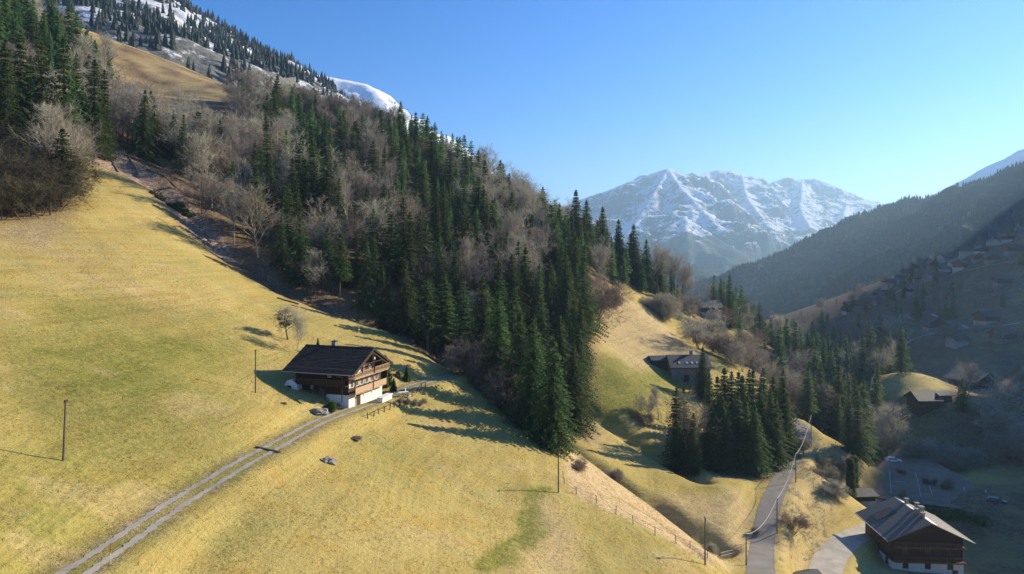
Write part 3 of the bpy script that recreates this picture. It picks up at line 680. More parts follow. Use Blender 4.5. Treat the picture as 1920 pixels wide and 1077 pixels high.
# ---- the forest on the slope: spruces and leafless broadleaves, each a tree of its own
n_con = n_bare = 0
pasture = [(-215,345),(-192,300),(-150,288),(-128,322),(-132,365),(-180,395)]
main_poly = [(-97,147),(-106,168),(-122,196),(-104,190),(-82,179),(-62,173),(-45,169),(-28,163),(-12,158),(0,168),(14,172),(22,205),(30,243),(40,268),(58,292),(74,302),(76,322),(20,336),(-10,338),(-54,350),(-110,352),(-128,328),(-150,288),(-190,300),(-262,330),(-262,220),(-150,196)]
GR_S = 'spruces of the forest on the slope'; GR_B = 'leafless trees of the forest on the slope'
for (x, y) in scatter(main_poly, 900, 5.2, 5):
    g = G(x, y); px, py = pxof(g)
    if 205 < px < 440:
        topy = py - 19 * F / y
        if topy < 128 + .36 * (px - 215): continue
    if float(dist_line(gully_c, np.array([x]), np.array([y]))[0]) < 16 and px < 480 and random.random() < .75: continue
    hk = .68 if 530 < px < 745 and y > 285 else 1.0
    u = float(fbm(np.array([x / 38.]), np.array([y / 38.]), 2)[0]) + random.uniform(-.22, .22)
    pc = .62 + 1.3 * u
    if px > 700 and py < 420: pc += .30
    if px > 980: pc += .35
    if px < 480 and px > 190: pc -= .22
    if px < 190: pc += .2
    if 820 < px < 1000 and 330 < py < 470: pc -= .25
    if x > -45 and y < 200: pc += .2
    if random.random() < pc :
        h = random.uniform(11.5, 22) * (1.0 if y < 300 else .92) * hk
        later('spruce_tree', random.choice(SPR), g, h, 'dark green spruce growing in the mixed forest on the steep slope', 'tree', GR_S, random.uniform(.85, 1.5), None, random.uniform(-.05, .05)); n_con += 1
    else:
        h = random.uniform(10, 17.5) * (1.05 if y > 200 else 1) * hk
        pr = random.choice(BARE + BARE + BARE_R[:1] + (BARE_M if px < 420 else []))
        later('bare_tree', pr, g, h, 'leafless grey brown broadleaf tree in the mixed forest on the slope', 'tree', GR_B, random.uniform(.9, 1.25)); n_bare += 1
print('forest', n_con, n_bare)
# ---- wood above the left end of the meadow
GL = 'trees of the wood at the left edge'
leftwood = [(-200,118),(-135,132),(-110,140),(-98,147),(-104,166),(-122,190),(-150,200),(-230,200)]
for i, (x, y) in enumerate(scatter(leftwood, 80, 5.2, 9)):
    g = G(x, y); px, py = pxof(g); near = y < 165 and px > 0
    if i % 5 == 0 and y > 172: later('spruce_tree', random.choice(SPR[:3]), g, random.uniform(20, 27), 'tall dark spruce in the wood above the left end of the meadow', 'tree', GL)
    elif i % 2 or y < 172: later('bare_tree', random.choice(BARE_M), g, random.uniform(8, 13), 'low mossy leafless tree in the wood above the left end of the meadow', 'tree', GL, 1.1)
    else: later('bare_tree', random.choice(BARE), g, random.uniform(12, 17), 'grey leafless tree in the wood above the left end of the meadow', 'tree', GL)
for i, (px, py, h) in enumerate([(4,412,9),(22,408,10),(40,410,8),(58,406,11),(76,408,9),(94,404,10),(110,398,8),(14,396,12),(50,392,13),(84,388,12),(118,372,9),(126,350,8),]):
    plant('bare_tree', BARE_M[i % 2], hit(px, py), h, ('dark mossy bush-like tree at the lower rim of the left wood', 'dark mossy low tree one row inside the left wood')[i > 6], 'tree', GL, 1.15)
# the big dark spruces standing over that wood
for (px, Y, h, lab) in [(38,165,32,'tallest dark spruce at the far left edge of the forest'),(120,172,33,'tall green spruce above the tip of the yellow meadow'),(78,168,30,'broad spruce between the two tallest at the upper left'),(178,185,27,'slim spruce right of the upper left spruces'),(196,190,25,'pale topped spruce beside the bare trees at upper left'),(10,160,30,'spruce cut by the left edge of the picture')]:
    x = (px - CX) / F * Y; later('spruce_tree', random.choice(SPR[:5]), G(x, Y), h, lab, 'tree', None, .95)
def at(px, py, **k): return hit(px, py, **k)
# ---- the spruce clump where the meadow falls into the stream gully
for i, (px, py, Y, h, lab, pr) in enumerate([
    (1038,845,119,19.5,'nearest tall spruce of the clump beside the wooden pole',0),(1000,830,124,20.5,'second spruce of the clump, just behind the nearest one',1),(975,815,131,23,'wide spruce in the middle of the clump by the pole',0),
    (935,790,139,24.5,'spruce with sunlit tip at the left of the clump',1),(960,760,146,24,'spruce behind the middle of the clump',0),(905,740,150,26,'tall spruce at the left rear of the clump',1),
    (1075,760,152,21,'dark spruce at the right of the clump over the gully',1),(1085,700,168,25,'tall spruce at the right rear of the clump',0),(1050,720,160,24,'spruce between the clump and the far meadow',1),(1010,780,140,21,'spruce hidden in the heart of the clump',0),
    (1060,600,195,30,'tall broad spruce at the edge of the far meadow',1),(985,600,190,29,'broad topped spruce above the clump',0),(960,590,186,27,'spruce left of the broad topped one above the clump',1),(1088,640,180,22,'slim spruce at the left border of the far meadow',0)]):
    x = (px - CX) / F * Y; plant('spruce_tree', HERO[pr], G(x, Y), h * (1 if Y < 130 else .9 if Y < 165 else .82), lab, 'tree', 'spruces of the clump above the gully', 1.12 if i % 2 else 1.2); placed.append((x, Y, 6))
for (px, Y, h, lab) in [(1100,285,26,'first spruce of the row above the far meadow'),(1130,286,27,'second spruce of the row above the far meadow'),(1160,290,25,'third spruce of the row above the far meadow'),(1188,292,26,'fourth spruce of the row above the far meadow'),(1212,296,22,'fifth spruce of the row above the far meadow'),(1232,300,18,'last and lowest spruce of the row above the far meadow'),(1080,270,28,'broad spruce at the corner above the far meadow')]:
    x = (px - CX) / F * Y; plant('spruce_tree', HERO[int(px) % 2], G(x, Y), h, lab, 'tree', 'spruces in a row above the far meadow', 1.1); placed.append((x, Y, 6))
# brown bushes at the foot of the clump
for (px, py, Y, h, lab) in [(905,700,143,8.5,'round reddish brown bush where the track meets the trees'),(880,690,146,7,'low brown bush at the end of the track'),(935,720,138,8,'reddish bush under the spruces of the clump'),(955,750,132,7,'small brown bush against the dark spruces'),(985,800,127,5.5,'brown bush at the feet of the clump')]:
    x = (px - CX) / F * Y; plant('bare_bush', BARE_R[1], G(x, Y), h, lab, 'bush', 'brown bushes by the spruce clump', 1.2)
# ---- trees round the barn
for i, (px, Y, h, lab) in enumerate([(1268,152,17,'dark spruce at the left end of the barn clump'),(1318,196,13,'spruce standing in front of the stone barn'),(1345,168,17,'spruce near the left of the barn clump'),(1372,166,18.5,'spruce in the middle of the barn clump'),(1392,164,18,'full spruce in the middle right of the barn clump'),(1412,166,19,'tall narrow spruce of the barn clump'),(1432,170,19.5,'tallest narrow spruce of the barn clump'),(1450,172,18,'narrow spruce at the right end of the barn clump'),(1462,177,15,'small spruce at the right end of the barn clump'),(1300,150,12,'dark low spruce at the foot of the barn clump'),(1335,155,13,'dark spruce low in front of the barn clump'),(1365,156,13,'spruce low in the shade of the barn clump'),(1400,156,14,'spruce at the lower edge of the barn clump'),(1425,162,16,'slim spruce at the lower right of the barn clump'),(1282,160,14,'dark spruce between the left ones of the barn clump'),(1330,176,15,'spruce behind the left part of the barn clump'),(1358,174,18,'spruce at the back of the barn clump'),(1385,175,18,'rear spruce in the middle of the barn clump'),(1405,178,18,'rear spruce at the right of the barn clump'),(1352,160,15,'spruce inside the shade of the barn clump'),(1383,158,16,'spruce deep in the barn clump'),(1445,164,16,'small front spruce at the right of the barn clump'),(1470,172,17,'spruce at the roadside end of the barn clump'),(1455,162,15,'spruce above the golden verge of the barn clump'),(1468,182,17,'rear roadside spruce of the barn clump'),(1415,155,14,'lowest right spruce of the barn clump')]):
    x = (px - CX) / F * Y; plant('spruce_tree', (SPR[2], HERO[0], SPR[0])[i % 3], G(x, Y), h * 1.12, lab, 'tree', 'spruces of the clump below the barn', 1.2)
for i, (px, Y, h, lab) in enumerate([(1290,158,13,'bare tree in the shade left of the barn clump'),(1320,158,12,'bare tree among the dark spruces below the barn'),(1235,172,7,'thin leafless shrub tree in the shadow of the barn clump'),(1210,170,5,'low leafless bush on the shaded meadow')]):
    x = (px - CX) / F * Y; plant('bare_tree', BARE[i % 5], G(x, Y), h, lab, 'tree', None, 1.1)
GG = 'leafless trees behind the barn'
bandA = [(62,232),(70,222),(80,215),(88,205),(96,214),(110,240),(120,270),(112,310),(100,340),(98,372),(80,370),(62,345),(52,300),(62,300),(75,290),(70,262)]
for i, (x, y) in enumerate(scatter(bandA, 85, 5.2, 21)):
    g = G(x, y)
    if y > 300 and x > 82: continue
    if x > 95 and i % 3 == 0: later('spruce_tree', random.choice(SPR), g, random.uniform(11, 17), 'small spruce among the leafless trees behind the barn', 'tree', GG)
    else: later('bare_tree', random.choice(BARE + BARE_R), g, random.uniform(6.5, 11) if y < 330 else random.uniform(5, 8), 'brownish leafless tree on the slope behind the stone barn', 'tree', GG, 1.3)
for (px, Y, h, lab) in [(1250,310,22,'bare tree left of the two lone spruces on the spur'),(1262,318,23,'thin bare tree beside the lone spruces on the spur'),(1275,322,22,'leafless tree behind the lone spruces')]:
    x = (px - CX) / F * Y; plant('bare_tree', BARE[2], G(x, Y), h, lab, 'tree')
for (px, Y, h, lab) in [(1258,312,18.5,'left one of the two lone spruces on the spur'),(1280,315,17,'right one of the two lone spruces on the spur'),(1232,290,9,'small dark spruce at the edge of the far meadow'),(1368,300,24,'dark spruce right of the dark roofed chalet on the spur'),(1352,380,20,'small spruce behind the chalet on the spur')]:
    x = (px - CX) / F * Y; plant('spruce_tree', SPR[4], G(x, Y), h, lab, 'tree', None, .95)
for (px, py, h, lab, pr) in [(1118,600,11,'wide brown bush at the left of the far meadow',BARE_R[1]),(1108,560,9,'pale leafless bush high on the far meadow',BARE[3]),(1102,612,9,'brown bush against the spruces of the far meadow',BARE_R[1]),(1238,592,7,'yellowish bush below the small dark spruce',SHRUB[0]),(1228,585,6,'low bush at the edge of the far meadow',SHRUB[0]),(1150,572,3,'tiny scrub on the crest of the far meadow',SHRUB[0])]:
    plant('bare_bush', pr, hit(px, py, ymin=200), h, lab, 'bush', None, 1.2)
# ---- the wooded spur and the gorge on the right
GW = 'trees of the dark wooded spur'
bandB = [(84,205),(97,196),(118,214),(135,245),(150,262),(165,300),(175,380),(168,430),(135,440),(112,385),(104,345),(118,300),(122,270),(110,236)]
k = 0
for i, (x, y) in enumerate(scatter(bandB, 270, 4.3, 33)):
    g = G(x, y)
    if i % 5 < 4: later('spruce_tree', random.choice(SPR), g, random.uniform(15, 25), ('tall' if i % 2 else 'dark') + ' spruce on the wooded spur beyond the road, ' + ('near the road' if y < 235 else 'halfway along' if y < 320 else 'at its far end'), 'tree', GW)
    else: later('bare_tree', random.choice(BARE), g, random.uniform(11, 16), 'dark leafless tree on the wooded spur beyond the road, ' + ('near the road' if y < 235 else 'halfway along' if y < 320 else 'at its far end') + (', outer side' if x > 125 else ', inner side'), 'tree', GW, 1.1)
GV = 'trees in the valley bottom'
bandC = [(150,262),(128,215),(140,205),(165,225),(160,262),(175,320),(260,420),(330,470),(380,640),(300,700),(220,620),(180,500),(172,390)]
for i, (x, y) in enumerate(scatter(bandC, 130, 8.5, 35)):
    g = G(x, y)
    if i % 5 < 2: later('spruce_tree', random.choice(SPR), g, random.uniform(15, 24), 'dark hazy spruce in the valley bottom', 'tree', GV)
    else: later('bare_tree', random.choice(BARE), g, random.uniform(11, 17), 'dark hazy leafless tree in the valley bottom', 'tree', GV, 1.2)
for (px, py, h, lab) in [(1645,862,18,'lone dark spruce left of the car park'),(1608,862,19,'dark spruce at the end of the golden spur'),(1590,850,15,'spruce just left of the one at the end of the spur'),(1700,680,24,'large dark spruce in front of the shaded hillside'),(1690,700,20,'second large spruce in front of the shaded hillside'),(1600,690,20,'slim spruce between the gorge and the hillside'),(1640,690,18,'slim spruce left of the large dark ones')]:
    Y = hit(px, py).y; Y = min(Y, 330); x = (px - CX) / F * Y; plant('spruce_tree', SPR[(px // 7) % 5], G(x, Y), h, lab, 'tree', None, 1.1)
GH = 'bushes and small trees of the shaded valley side'
def near_what(x, y):
    M = {'the car park': (100, 180), 'the dark chalet by the golden patch': (149, 246), 'the snow streaked chalet': (192, 285), 'the flat grey building': (176, 238), 'the bluish shed': (133, 212), 'the lone dark spruce': (115, 200)}
    k = min(M, key=lambda q: (M[q][0] - x) ** 2 + (M[q][1] - y) ** 2); a = M[k]; dx, dy = x - a[0], y - a[1]
    return (('right of ' if dx > 0 else 'left of ') if abs(dx) > abs(dy) else ('beyond ' if dy > 0 else 'in front of ')) + k
bandD = [(112,205),(150,215),(160,232),(215,235),(250,300),(250,330),(190,250),(180,235),(150,205),(150,190),(120,196)]
for i, (x, y) in enumerate(scatter(bandD, 60, 6.0, 41)):
    g = G(x, y); plant('bare_bush', (BARE_R + BARE_M + SHRUB)[i % 6], g, (hb := random.uniform(3, 7.5)), size_word(hb, 4.5, 6) + (' reddish', ' reddish', ' mossy', ' mossy', ' grey', ' brown')[i % 6] + ' leafless bush ' + near_what(x, y), 'bush', GH, 1.3)
bandE = [(215,300),(330,300),(480,520),(470,700),(400,720),(330,560),(250,430)]
for i, (x, y) in enumerate(scatter(bandE, 60, 12, 43)):
    g = G(x, y)
    if i % 3 == 0: later('spruce_tree', random.choice(SPR), g, random.uniform(9, 18), 'dark spruce scattered on the shaded hillside', 'tree', GH)
    else: later('bare_tree', random.choice(BARE), g, random.uniform(6, 12), 'dark leafless tree scattered on the shaded hillside', 'tree', GH, 1.2)
# ---- trees round the chalet
def apple_tree():
    r = bare_arrays(77, 6.2, .78, 1, .45, .10, .25, 1.3, .03, .20)
    pr = Proto('apple', r, M_bark, M_twig, 5.6)
    g = hit(541, 637); o = plant('apple_tree', pr, g, 5.6, 'crooked old tree with dark mistletoe clumps above the chalet', 'tree', None, 1.0, 2.2)
    rr = random.Random(5); V = []
    tips = [Vector(v) for v in r[1][::9] if v[2] > 2.4]
    n = 0
    for c in rr.sample(tips, len(tips)):
        if c.z > 4.6 or n >= 16: continue
        n += 1; V = []
        for _ in range(60):
            d = Vector([rr.gauss(0, 1) for _ in range(3)]).normalized() * rr.uniform(.05, .42); p = c + d; V += [tuple(c + d * .1), tuple(p + Vector([rr.gauss(0, .09) for _ in range(3)])), tuple(p + Vector([rr.gauss(0, .09) for _ in range(3)]))]
        link_mesh('mistletoe', tri_mesh('mistletoe', np.array(V), M_twig_moss), o)
apple_tree()
slim = Proto('slim', bare_arrays(78, 6, .4, 1, .25, 0, .6, 1.0, .028, .07), M_bark_pale, M_twig, 5.4)
plant('bare_tree', slim, hit(557, 662), 6.2, 'slim pale leafless tree just behind the chalet roof', 'tree', None, .9)
YS_ = Proto('young', spruce_arrays(51, 5, 1.25, .75, .05, .8, .2), M_bark, M_spruce, 5)
for (px, py, h, lab) in [(596,652,2.8,'thin young conifer showing above the left of the chalet roof'),(627,655,3.2,'young conifer beside the chalet chimney'),(722,700,5.2,'conifer at the right gable of the chalet'),(763,700,2.6,'small round conifer right of the chalet in the sun'),(738,710,2.2,'small conifer close to the chalet gable')]:
    Y = {596:127,627:127,722:122,763:127,738:120}[px]; x = (px - CX) / F * Y; plant('young_conifer', YS_, G(x, Y), h, lab, 'tree', None, 1.25 if px > 700 else .8)

flush_trees()

# ------------------------------------------------------------------ buildings
def gable_roof(L, W, z_ridge, z_eave, th=.22):
    """two roof slabs meeting at the ridge (local x = ridge direction)"""
    m = MB(); hl, hw = L / 2, W / 2
    for s_ in (-1, 1):
        a = [(-hl, 0, z_ridge), (hl, 0, z_ridge), (hl, s_ * hw, z_eave), (-hl, s_ * hw, z_eave)]; b = [(x, y, z - th) for x, y, z in a]
        fs = [(0, 1, 2, 3), (7, 6, 5, 4), (1, 5, 6, 2), (3, 7, 4, 0), (2, 6, 7, 3)]
        if s_ > 0: fs = [tuple(reversed(f)) for f in fs]
        m.add(a + b, fs)
    return m
def courses(roof, L, W, z_ridge, z_eave, step, mat, name='tile_courses'):
    m = MB(); hw = W / 2; n = int(hw / step); rr_ = random.Random(4)
    for s_ in (-1, 1):
        for i in range(n):
            y0, y1 = hw * i / n, hw * (i + 1) / n; f = lambda y: z_ridge + (z_eave - z_ridge) * y / hw
            x = -L / 2
            while x < L / 2 - .05:
                x2 = min(L / 2, x + rr_.uniform(.5, 1.3)); u = rr_.uniform(.05, .085)
                vs = [(x, s_ * y0, f(y0) + .012), (x2 - .03, s_ * y0, f(y0) + .012), (x2 - .03, s_ * (y1 - .02), f(y1) + u), (x, s_ * (y1 - .02), f(y1) + u), (x2 - .03, s_ * (y1 - .015), f(y1) + .005), (x, s_ * (y1 - .015), f(y1) + .005)]
                fs = [(0, 1, 2, 3), (3, 2, 4, 5)]; m.add(vs, fs if s_ < 0 else [tuple(reversed(q)) for q in fs]); x = x2
    return m.build(name, mat, roof)
def gable_body(L, W, z0, z_e, z_r, inset=.0):
    hl, hw = L / 2, W / 2
    V_ = []
    for x in (-hl, hl): V_ += [(x, -hw, z0), (x, hw, z0), (x, hw, z_e), (x, 0, z_r), (x, -hw, z_e)]
    return MB().add(V_, [(0, 4, 3, 2, 1), (5, 6, 7, 8, 9), (0, 5, 9, 4), (1, 2, 7, 6), (0, 1, 6, 5), (4, 9, 8, 3), (3, 8, 7, 2)])
def window(parent, c, wd, hg, axis, frame=None, shutters=None, name='window'):
    """axis: unit normal of the wall ('x+', 'x-', 'y+', 'y-'); frame > pane"""
    n = {'x+': (1, 0), 'x-': (-1, 0), 'y+': (0, 1), 'y-': (0, -1)}[axis]; t = (-n[1], n[0])
    def B(m, du, dz, su, sz, dep, off):
        cx_, cy_ = c[0] + t[0] * du + n[0] * off, c[1] + t[1] * du + n[1] * off
        m.box((cx_, cy_, c[2] + dz), (abs(t[0]) * su + abs(n[0]) * dep, abs(t[1]) * su + abs(n[1]) * dep, sz))
    f = MB()
    for du in (-wd / 2, wd / 2): B(f, du, 0, .10, hg, .10, .05)
    for dz in (-hg / 2, hg / 2): B(f, 0, dz, wd + .1, .10, .12, .06)
    B(f, 0, 0, .06, hg - .1, .07, .045)
    fo = f.build(name, frame or M_offwhite, parent)
    p = MB(); B(p, 0, 0, wd - .1, hg - .1, .03, .02); p.build('pane', M_glass, fo)
    if shutters:
        for s_ in (-1, 1):
            sm = MB(); B(sm, s_ * (wd / 2 + .30), 0, .46, hg + .05, .06, .05); sm.build('shutter', shutters, fo)
    return fo
def railing(parent, a, b, z0, z1, mat, name='balcony_railing', step=.22, floor=None):
    a = Vector((*a, 0)); b = Vector((*b, 0)); d = (b - a); L = d.length; d.normalize(); m = MB(); ang = math.atan2(d.y, d.x)
    for z in (z0 + .08, z1): m.box(((a + b) / 2 + Vector((0, 0, z))), (L, .07, .09), ang)
    k = int(L / step)
    for i in range(k + 1): m.box(a + d * (L * i / k) + Vector((0, 0, (z0 + z1) / 2)), (.05 if i % 6 else .1, .05, z1 - z0), ang)
    return m.build(name, mat, parent)

def hero_chalet():
    base = Vector((-25.0, 105.0, ZC - 23.1)); rz = R(-18); L, W = 10.6, 11.3
    ux = Vector((math.cos(rz), math.sin(rz), 0)); uy = Vector((-math.sin(rz), math.cos(rz), 0))
    o = empty('chalet', base - ux * (L / 2) + uy * (W / 2), rz)
    tag(o, 'old dark timber chalet with white base and large dark roof on the yellow meadow', 'house')
    hl, hw = L / 2, W / 2; zr, ze = 8.75, 5.25
    MB().box((0, 0, -.75), (L, W, 4.7)).build('foundation', M_white, o)                       # top at 1.6
    gable_body(L - .3, W - .3, 1.602, 5.75, 8.5).build('wall', M_wood_dark, o)
    # corner posts and log courses on the long side
    lg = MB()
    for i in range(14):
        z = 1.8 + i * .28; lg.box((0, -hw + .11, z), (L - .32, .09, .20))
    lg.build('log_wall', M_wood_dark, o)
    rf = gable_roof(L + 3.2, W + 2.7, zr + .12, ze + .05, .24).build('roof', M_slate, o)
    courses(rf, L + 3.2, W + 2.7, zr + .12, ze + .05, .36, M_tile, 'tile')['kind'] = 'stuff'
    for s_ in (-1, 1): MB().tube((-hl - 1.6, s_ * (hw + 1.42), ze - .02), (hl + 1.6, s_ * (hw + 1.42), ze - .02), .09, None, 6).build('gutter', M_metal, rf)
    MB().tube((-hl - 1.2, -hw - .55, ze + .72), (hl + 1.2, -hw - .55, ze + .72), .06, None, 5).build('snow_guard', M_pole, rf)
    rd = MB().tube((-hl - 1.6, 0, zr + .12), (hl + 1.6, 0, zr + .12), .11, None, 6); rd.build('ridge_cap', M_slate, rf)
    for s_ in (-1, 1):
        for y_ in (-1, 1):
            a_ = Vector((s_ * (hl + 1.55), y_ * .05, zr - .10)); b_ = Vector((s_ * (hl + 1.55), y_ * (hw + 1.28), ze - .16)); v_ = b_ - a_
            MB().box((a_ + b_) / 2, (.09, v_.length, .26), M=Matrix.Rotation(math.atan2(v_.z, v_.y), 3, 'X')).build('bargeboard', M_wood_dark, rf)
    # rafters under the front overhang and the gable braces
    br = MB()
    for y_ in (-4.2, -2.1, 0, 2.1, 4.2):
        zz = zr - .35 - abs(y_) * .503; br.tube((hl - .2, y_, zz), (hl + 1.45, y_, zz), .11, None, 4)
    for s_ in (-1, 1):
        br.tube((hl + 1.3, 0, 8.1), (hl + 1.3, s_ * 5.4, 5.4), .12, None, 4); br.tube((hl + 1.3, s_ * 3.4, 6.4), (hl + 1.3, s_ * 3.4, 5.2), .10, None, 4)
    br.tube((hl + 1.3, 0, 8.3), (hl + 1.3, 0, 5.3), .11, None, 4); br.tube((hl + 1.3, -3.6, 6.4), (hl + 1.3, 3.6, 6.4), .10, None, 4)
    br.build('gable_braces', M_wood_dark, o)
    ch = MB().box((-1.6, .9, 8.7), (.75, .75, 1.6)).build('chimney', M_stone, rf); MB().box((-1.6, .9, 9.62), (.95, .95, .12)).build('chimney_cap', M_slate, rf)
    am = MB().tube((3.6, .5, 8.5), (3.6, .5, 12.0), .04, .03, 5); am.box((3.6, .5, 11.9), (.05, .5, .22)); am.build('antenna', M_metal, o)
    # front: ground floor door, pale parapet, window row, balcony, upper wall
    X = hl
    dr = MB().box((X + .03, -hw + 2.9, .15), (.08, 1.3, 2.3)).build('door', M_wood_dark, o); MB().box((X + .09, -hw + 2.4, .1), (.06, .05, .25)).build('handle', M_metal, dr)
    MB().box((X + .04, -hw + 3.7, .1), (.10, .14, 2.3)).box((X + .04, -hw + 2.15, .1), (.10, .14, 2.3)).build('door_frame', M_offwhite, o)
    pp = MB().box((X + .55, -.1, 1.75), (1.0, W - .5, .16))
    par = MB()
    for i in range(44):
        y_ = -hw + .35 + i * (W - .6) / 43; dz = .0 if i % 11 else -.30
        par.box((X + 1.02 + .002 * (i % 2), y_, 2.2 + dz / 2), (.06, .245, 1.15 - dz))
    par.build('parapet', M_wood_lite, o); pp.build('gallery_floor', M_wood_lite, o)
    for i, y_ in enumerate((-4.5, -3.0, -1.35, .3, 2.0, 3.7)): window(o, (X - .15, y_, 3.35), .85, 1.25, 'x+', M_offwhite, M_offwhite if i % 2 == 0 else M_wood_lite)
    MB().box((X + .62, 0, 4.35), (1.25, W + .4, .16)).build('balcony_floor', M_wood_lite, o)
    railing(o, (X + 1.2, -hw + .1), (X + 1.2, .5), 4.45, 5.35, M_wood_lite); railing(o, (X + 1.45, .7), (X + 1.45, hw + .1), 4.55, 5.45, M_wood_lite)
    for y_ in (-hw + .2, .6, hw - .1):
        MB().tube((X + 1.1, y_, 1.7), (X + 1.1, y_, 4.4), .09, None, 5).build('post', M_wood, o)
    MB().tube((X + 1.25, .6, 4.4), (X + 1.25, .6, 7.9), .09, None, 5).build('post', M_wood_dark, o)
    up = MB().add([(X - .13, -hw + .35, 4.45), (X - .13, -.1, 4.45), (X - .13, -.1, 7.3), (X - .13, -3.2, 6.6), (X - .13, -hw + .35, 5.7)], [(0, 1, 2, 3, 4)]); up.build('brick_panel', M_red, o)
    window(o, (X - .12, -3.3, 5.3), .8, 1.2, 'x+', M_offwhite, M_offwhite); window(o, (X - .12, -1.5, 5.45), .8, 1.3, 'x+', M_offwhite, M_white)
    window(o, (X - .15, 2.6, 5.3), .8, 1.0, 'x+', M_offwhite); window(o, (X - .15, 1.4, 5.3), .6, .8, 'x+', M_offwhite)
    MB().box((X + 1.32, .6, 7.0), (.10, .30, .42)).build('lamp', M_offwhite, o)
    # long side: gallery, posts, small windows
    gl = MB()
    for z in (3.35, 3.62, 3.89, 4.16): gl.box((.4, -hw - 1.0, z), (L - 1.0, .06, .24))
    gl.build('side_gallery', M_wood_dark, o); MB().box((.4, -hw - .5, 3.2), (L - 1.0, 1.0, .12)).build('side_gallery_floor', M_wood_dark, o)
    for x_ in (-4.2, -1.5, 1.4, 4.6): MB().tube((x_, -hw - .95, .6), (x_, -hw - .95, 5.35), .08, None, 5).build('post', M_wood_dark, o)
    window(o, (1.6, -hw + .05, 4.75), .55, .6, 'y-', M_white); window(o, (-1.8, -hw + .05, 2.6), .4, .5, 'y-', M_white); window(o, (3.4, -hw + .05, 4.75), .7, .5, 'y-', M_wood)
    # white annex under the left end of the roof
    a = MB().add([(-hl - 1.3, -hw - 1.3, -2.2), (-hl + 1.5, -hw - 1.3, -2.2), (-hl + 1.5, -hw - 1.3, 3.0), (-hl + .4, -hw - 1.3, 3.9), (-hl - .6, -hw - 1.3, 3.7), (-hl - 1.3, -hw - 1.3, 2.6)] + [(-hl - 1.3, hw - 4, -2.2), (-hl + 1.5, hw - 4, -2.2), (-hl + 1.5, hw - 4, 3.0), (-hl + .4, hw - 4, 3.9), (-hl - .6, hw - 4, 3.7), (-hl - 1.3, hw - 4, 2.6)],
             [(0, 1, 2, 3, 4, 5), (11, 10, 9, 8, 7, 6), (0, 5, 11, 6), (1, 7, 8, 2), (5, 4, 10, 11), (4, 3, 9, 10), (3, 2, 8, 9)]); an = a.build('annex', M_white, o)
    window(o, (-hl - .1, -hw - 1.3, 2.55), .7, .6, 'y-', M_slate)
    o.scale = (.93, .93, .93)
    return o, ux, uy
CH, CUX, CUY = hero_chalet()
def local(o, x, y, z=None):
    v = o.matrix_basis @ Vector((x, y, 0)); return Vector((v.x, v.y, ZC + float(Hrel(v.x, v.y)) if z is None else o.location.z + z))
# garden things around the chalet
g = local(CH, 7.4, 2.8); o = MB().box((0, 0, 0), (.9, 3.8, 1.1)).box((.02, 0, .6), (1.1, 4.0, .12)).build('stone_wall', M_white); o.location = (g.x, g.y, g.z + .2); o.rotation_euler[2] = R(-14); tag(o, 'low white wall along the front of the chalet terrace', 'wall')
g = local(CH, 8.5, 7.6); t = empty('garden_table', g, .4); tag(t, 'white garden table on the terrace right of the chalet', 'table')
MB().box((0, 0, .75), (1.7, .9, .06)).build('table_top', M_white, t)
for a in (-.7, .7):
    for b in (-.35, .35): MB().box((a, b, .36), (.07, .07, .72)).build('leg', M_white, t)
for i, (a, b) in enumerate([(8.4, 9.4), (9.4, 8.3)]):
    g = local(CH, a, b); t = empty('garden_chair', g, 1.2 * i); tag(t, ('white garden chair behind the terrace table', 'white garden chair beside the terrace table')[i], 'chair', 'garden chairs')
    MB().box((0, 0, .45), (.5, .5, .05)).build('seat', M_white, t); MB().box((-.24, 0, .75), (.05, .5, .55)).build('backrest', M_white, t)
    for p_ in (-.2, .2):
        for q_ in (-.2, .2): MB().box((p_, q_, .22), (.05, .05, .43)).build('leg', M_white, t)
for i, (a, b) in enumerate([(9.4, 4.6), (10.0, 6.0), (10.7, 7.6), (11.2, 9.0), (11.4, 10.6)]):
    g = local(CH, a, b); plant('bare_bush', SHRUB[0], g, (.6 + .12 * (i % 3)), 'dry garden bush beside the chalet terrace', 'bush', 'dry bushes by the terrace', 1.0)
def leaf_ball(seed, r, n, sz, flat=.85):
    rr = np.random.default_rng(seed); d = rr.normal(size=(n, 3)); d /= np.linalg.norm(d, axis=1)[:, None]
    c = d * r * rr.uniform(.55, 1.02, n)[:, None]; c[:, 2] *= flat; e1 = rr.normal(size=(n, 3)) * sz; e2 = rr.normal(size=(n, 3)) * sz
    V_ = np.stack([c - e1 * .4, c + e1 * .6, c + e2], 1).reshape(-1, 3); V_[:, 2] += r * flat; return V_
M_box = foliage('box_leaves', (.06, .11, .025), (.16, .22, .05), .25, .15)
for i, (px, py, r_, lab) in enumerate([(611, 762, .5, 'round clipped shrub left of the chalet corner'), (622, 757, .72, 'taller clipped green shrub at the chalet corner')]):
    Y = 101.5; g = G((px - CX) / F * Y, Y); o = link_mesh('clipped_shrub', tri_mesh('clipped_shrub', leaf_ball(60 + i, r_, 2600, .10, 1.05 if i == 0 else 1.25), M_box)); o.location = g; tag(o, lab, 'shrub')
for i, (px, py, h, lab) in enumerate([(630, 764, .5, 'low reddish garden bush by the clipped shrubs'), (640, 768, .4, 'small garden bush at the corner of the chalet'), (600, 740, .9, 'dark bush in the shade left of the chalet')]):
    plant('bare_bush', SHRUB[1], hit(px, py), h, lab, 'bush', None, 1.3)
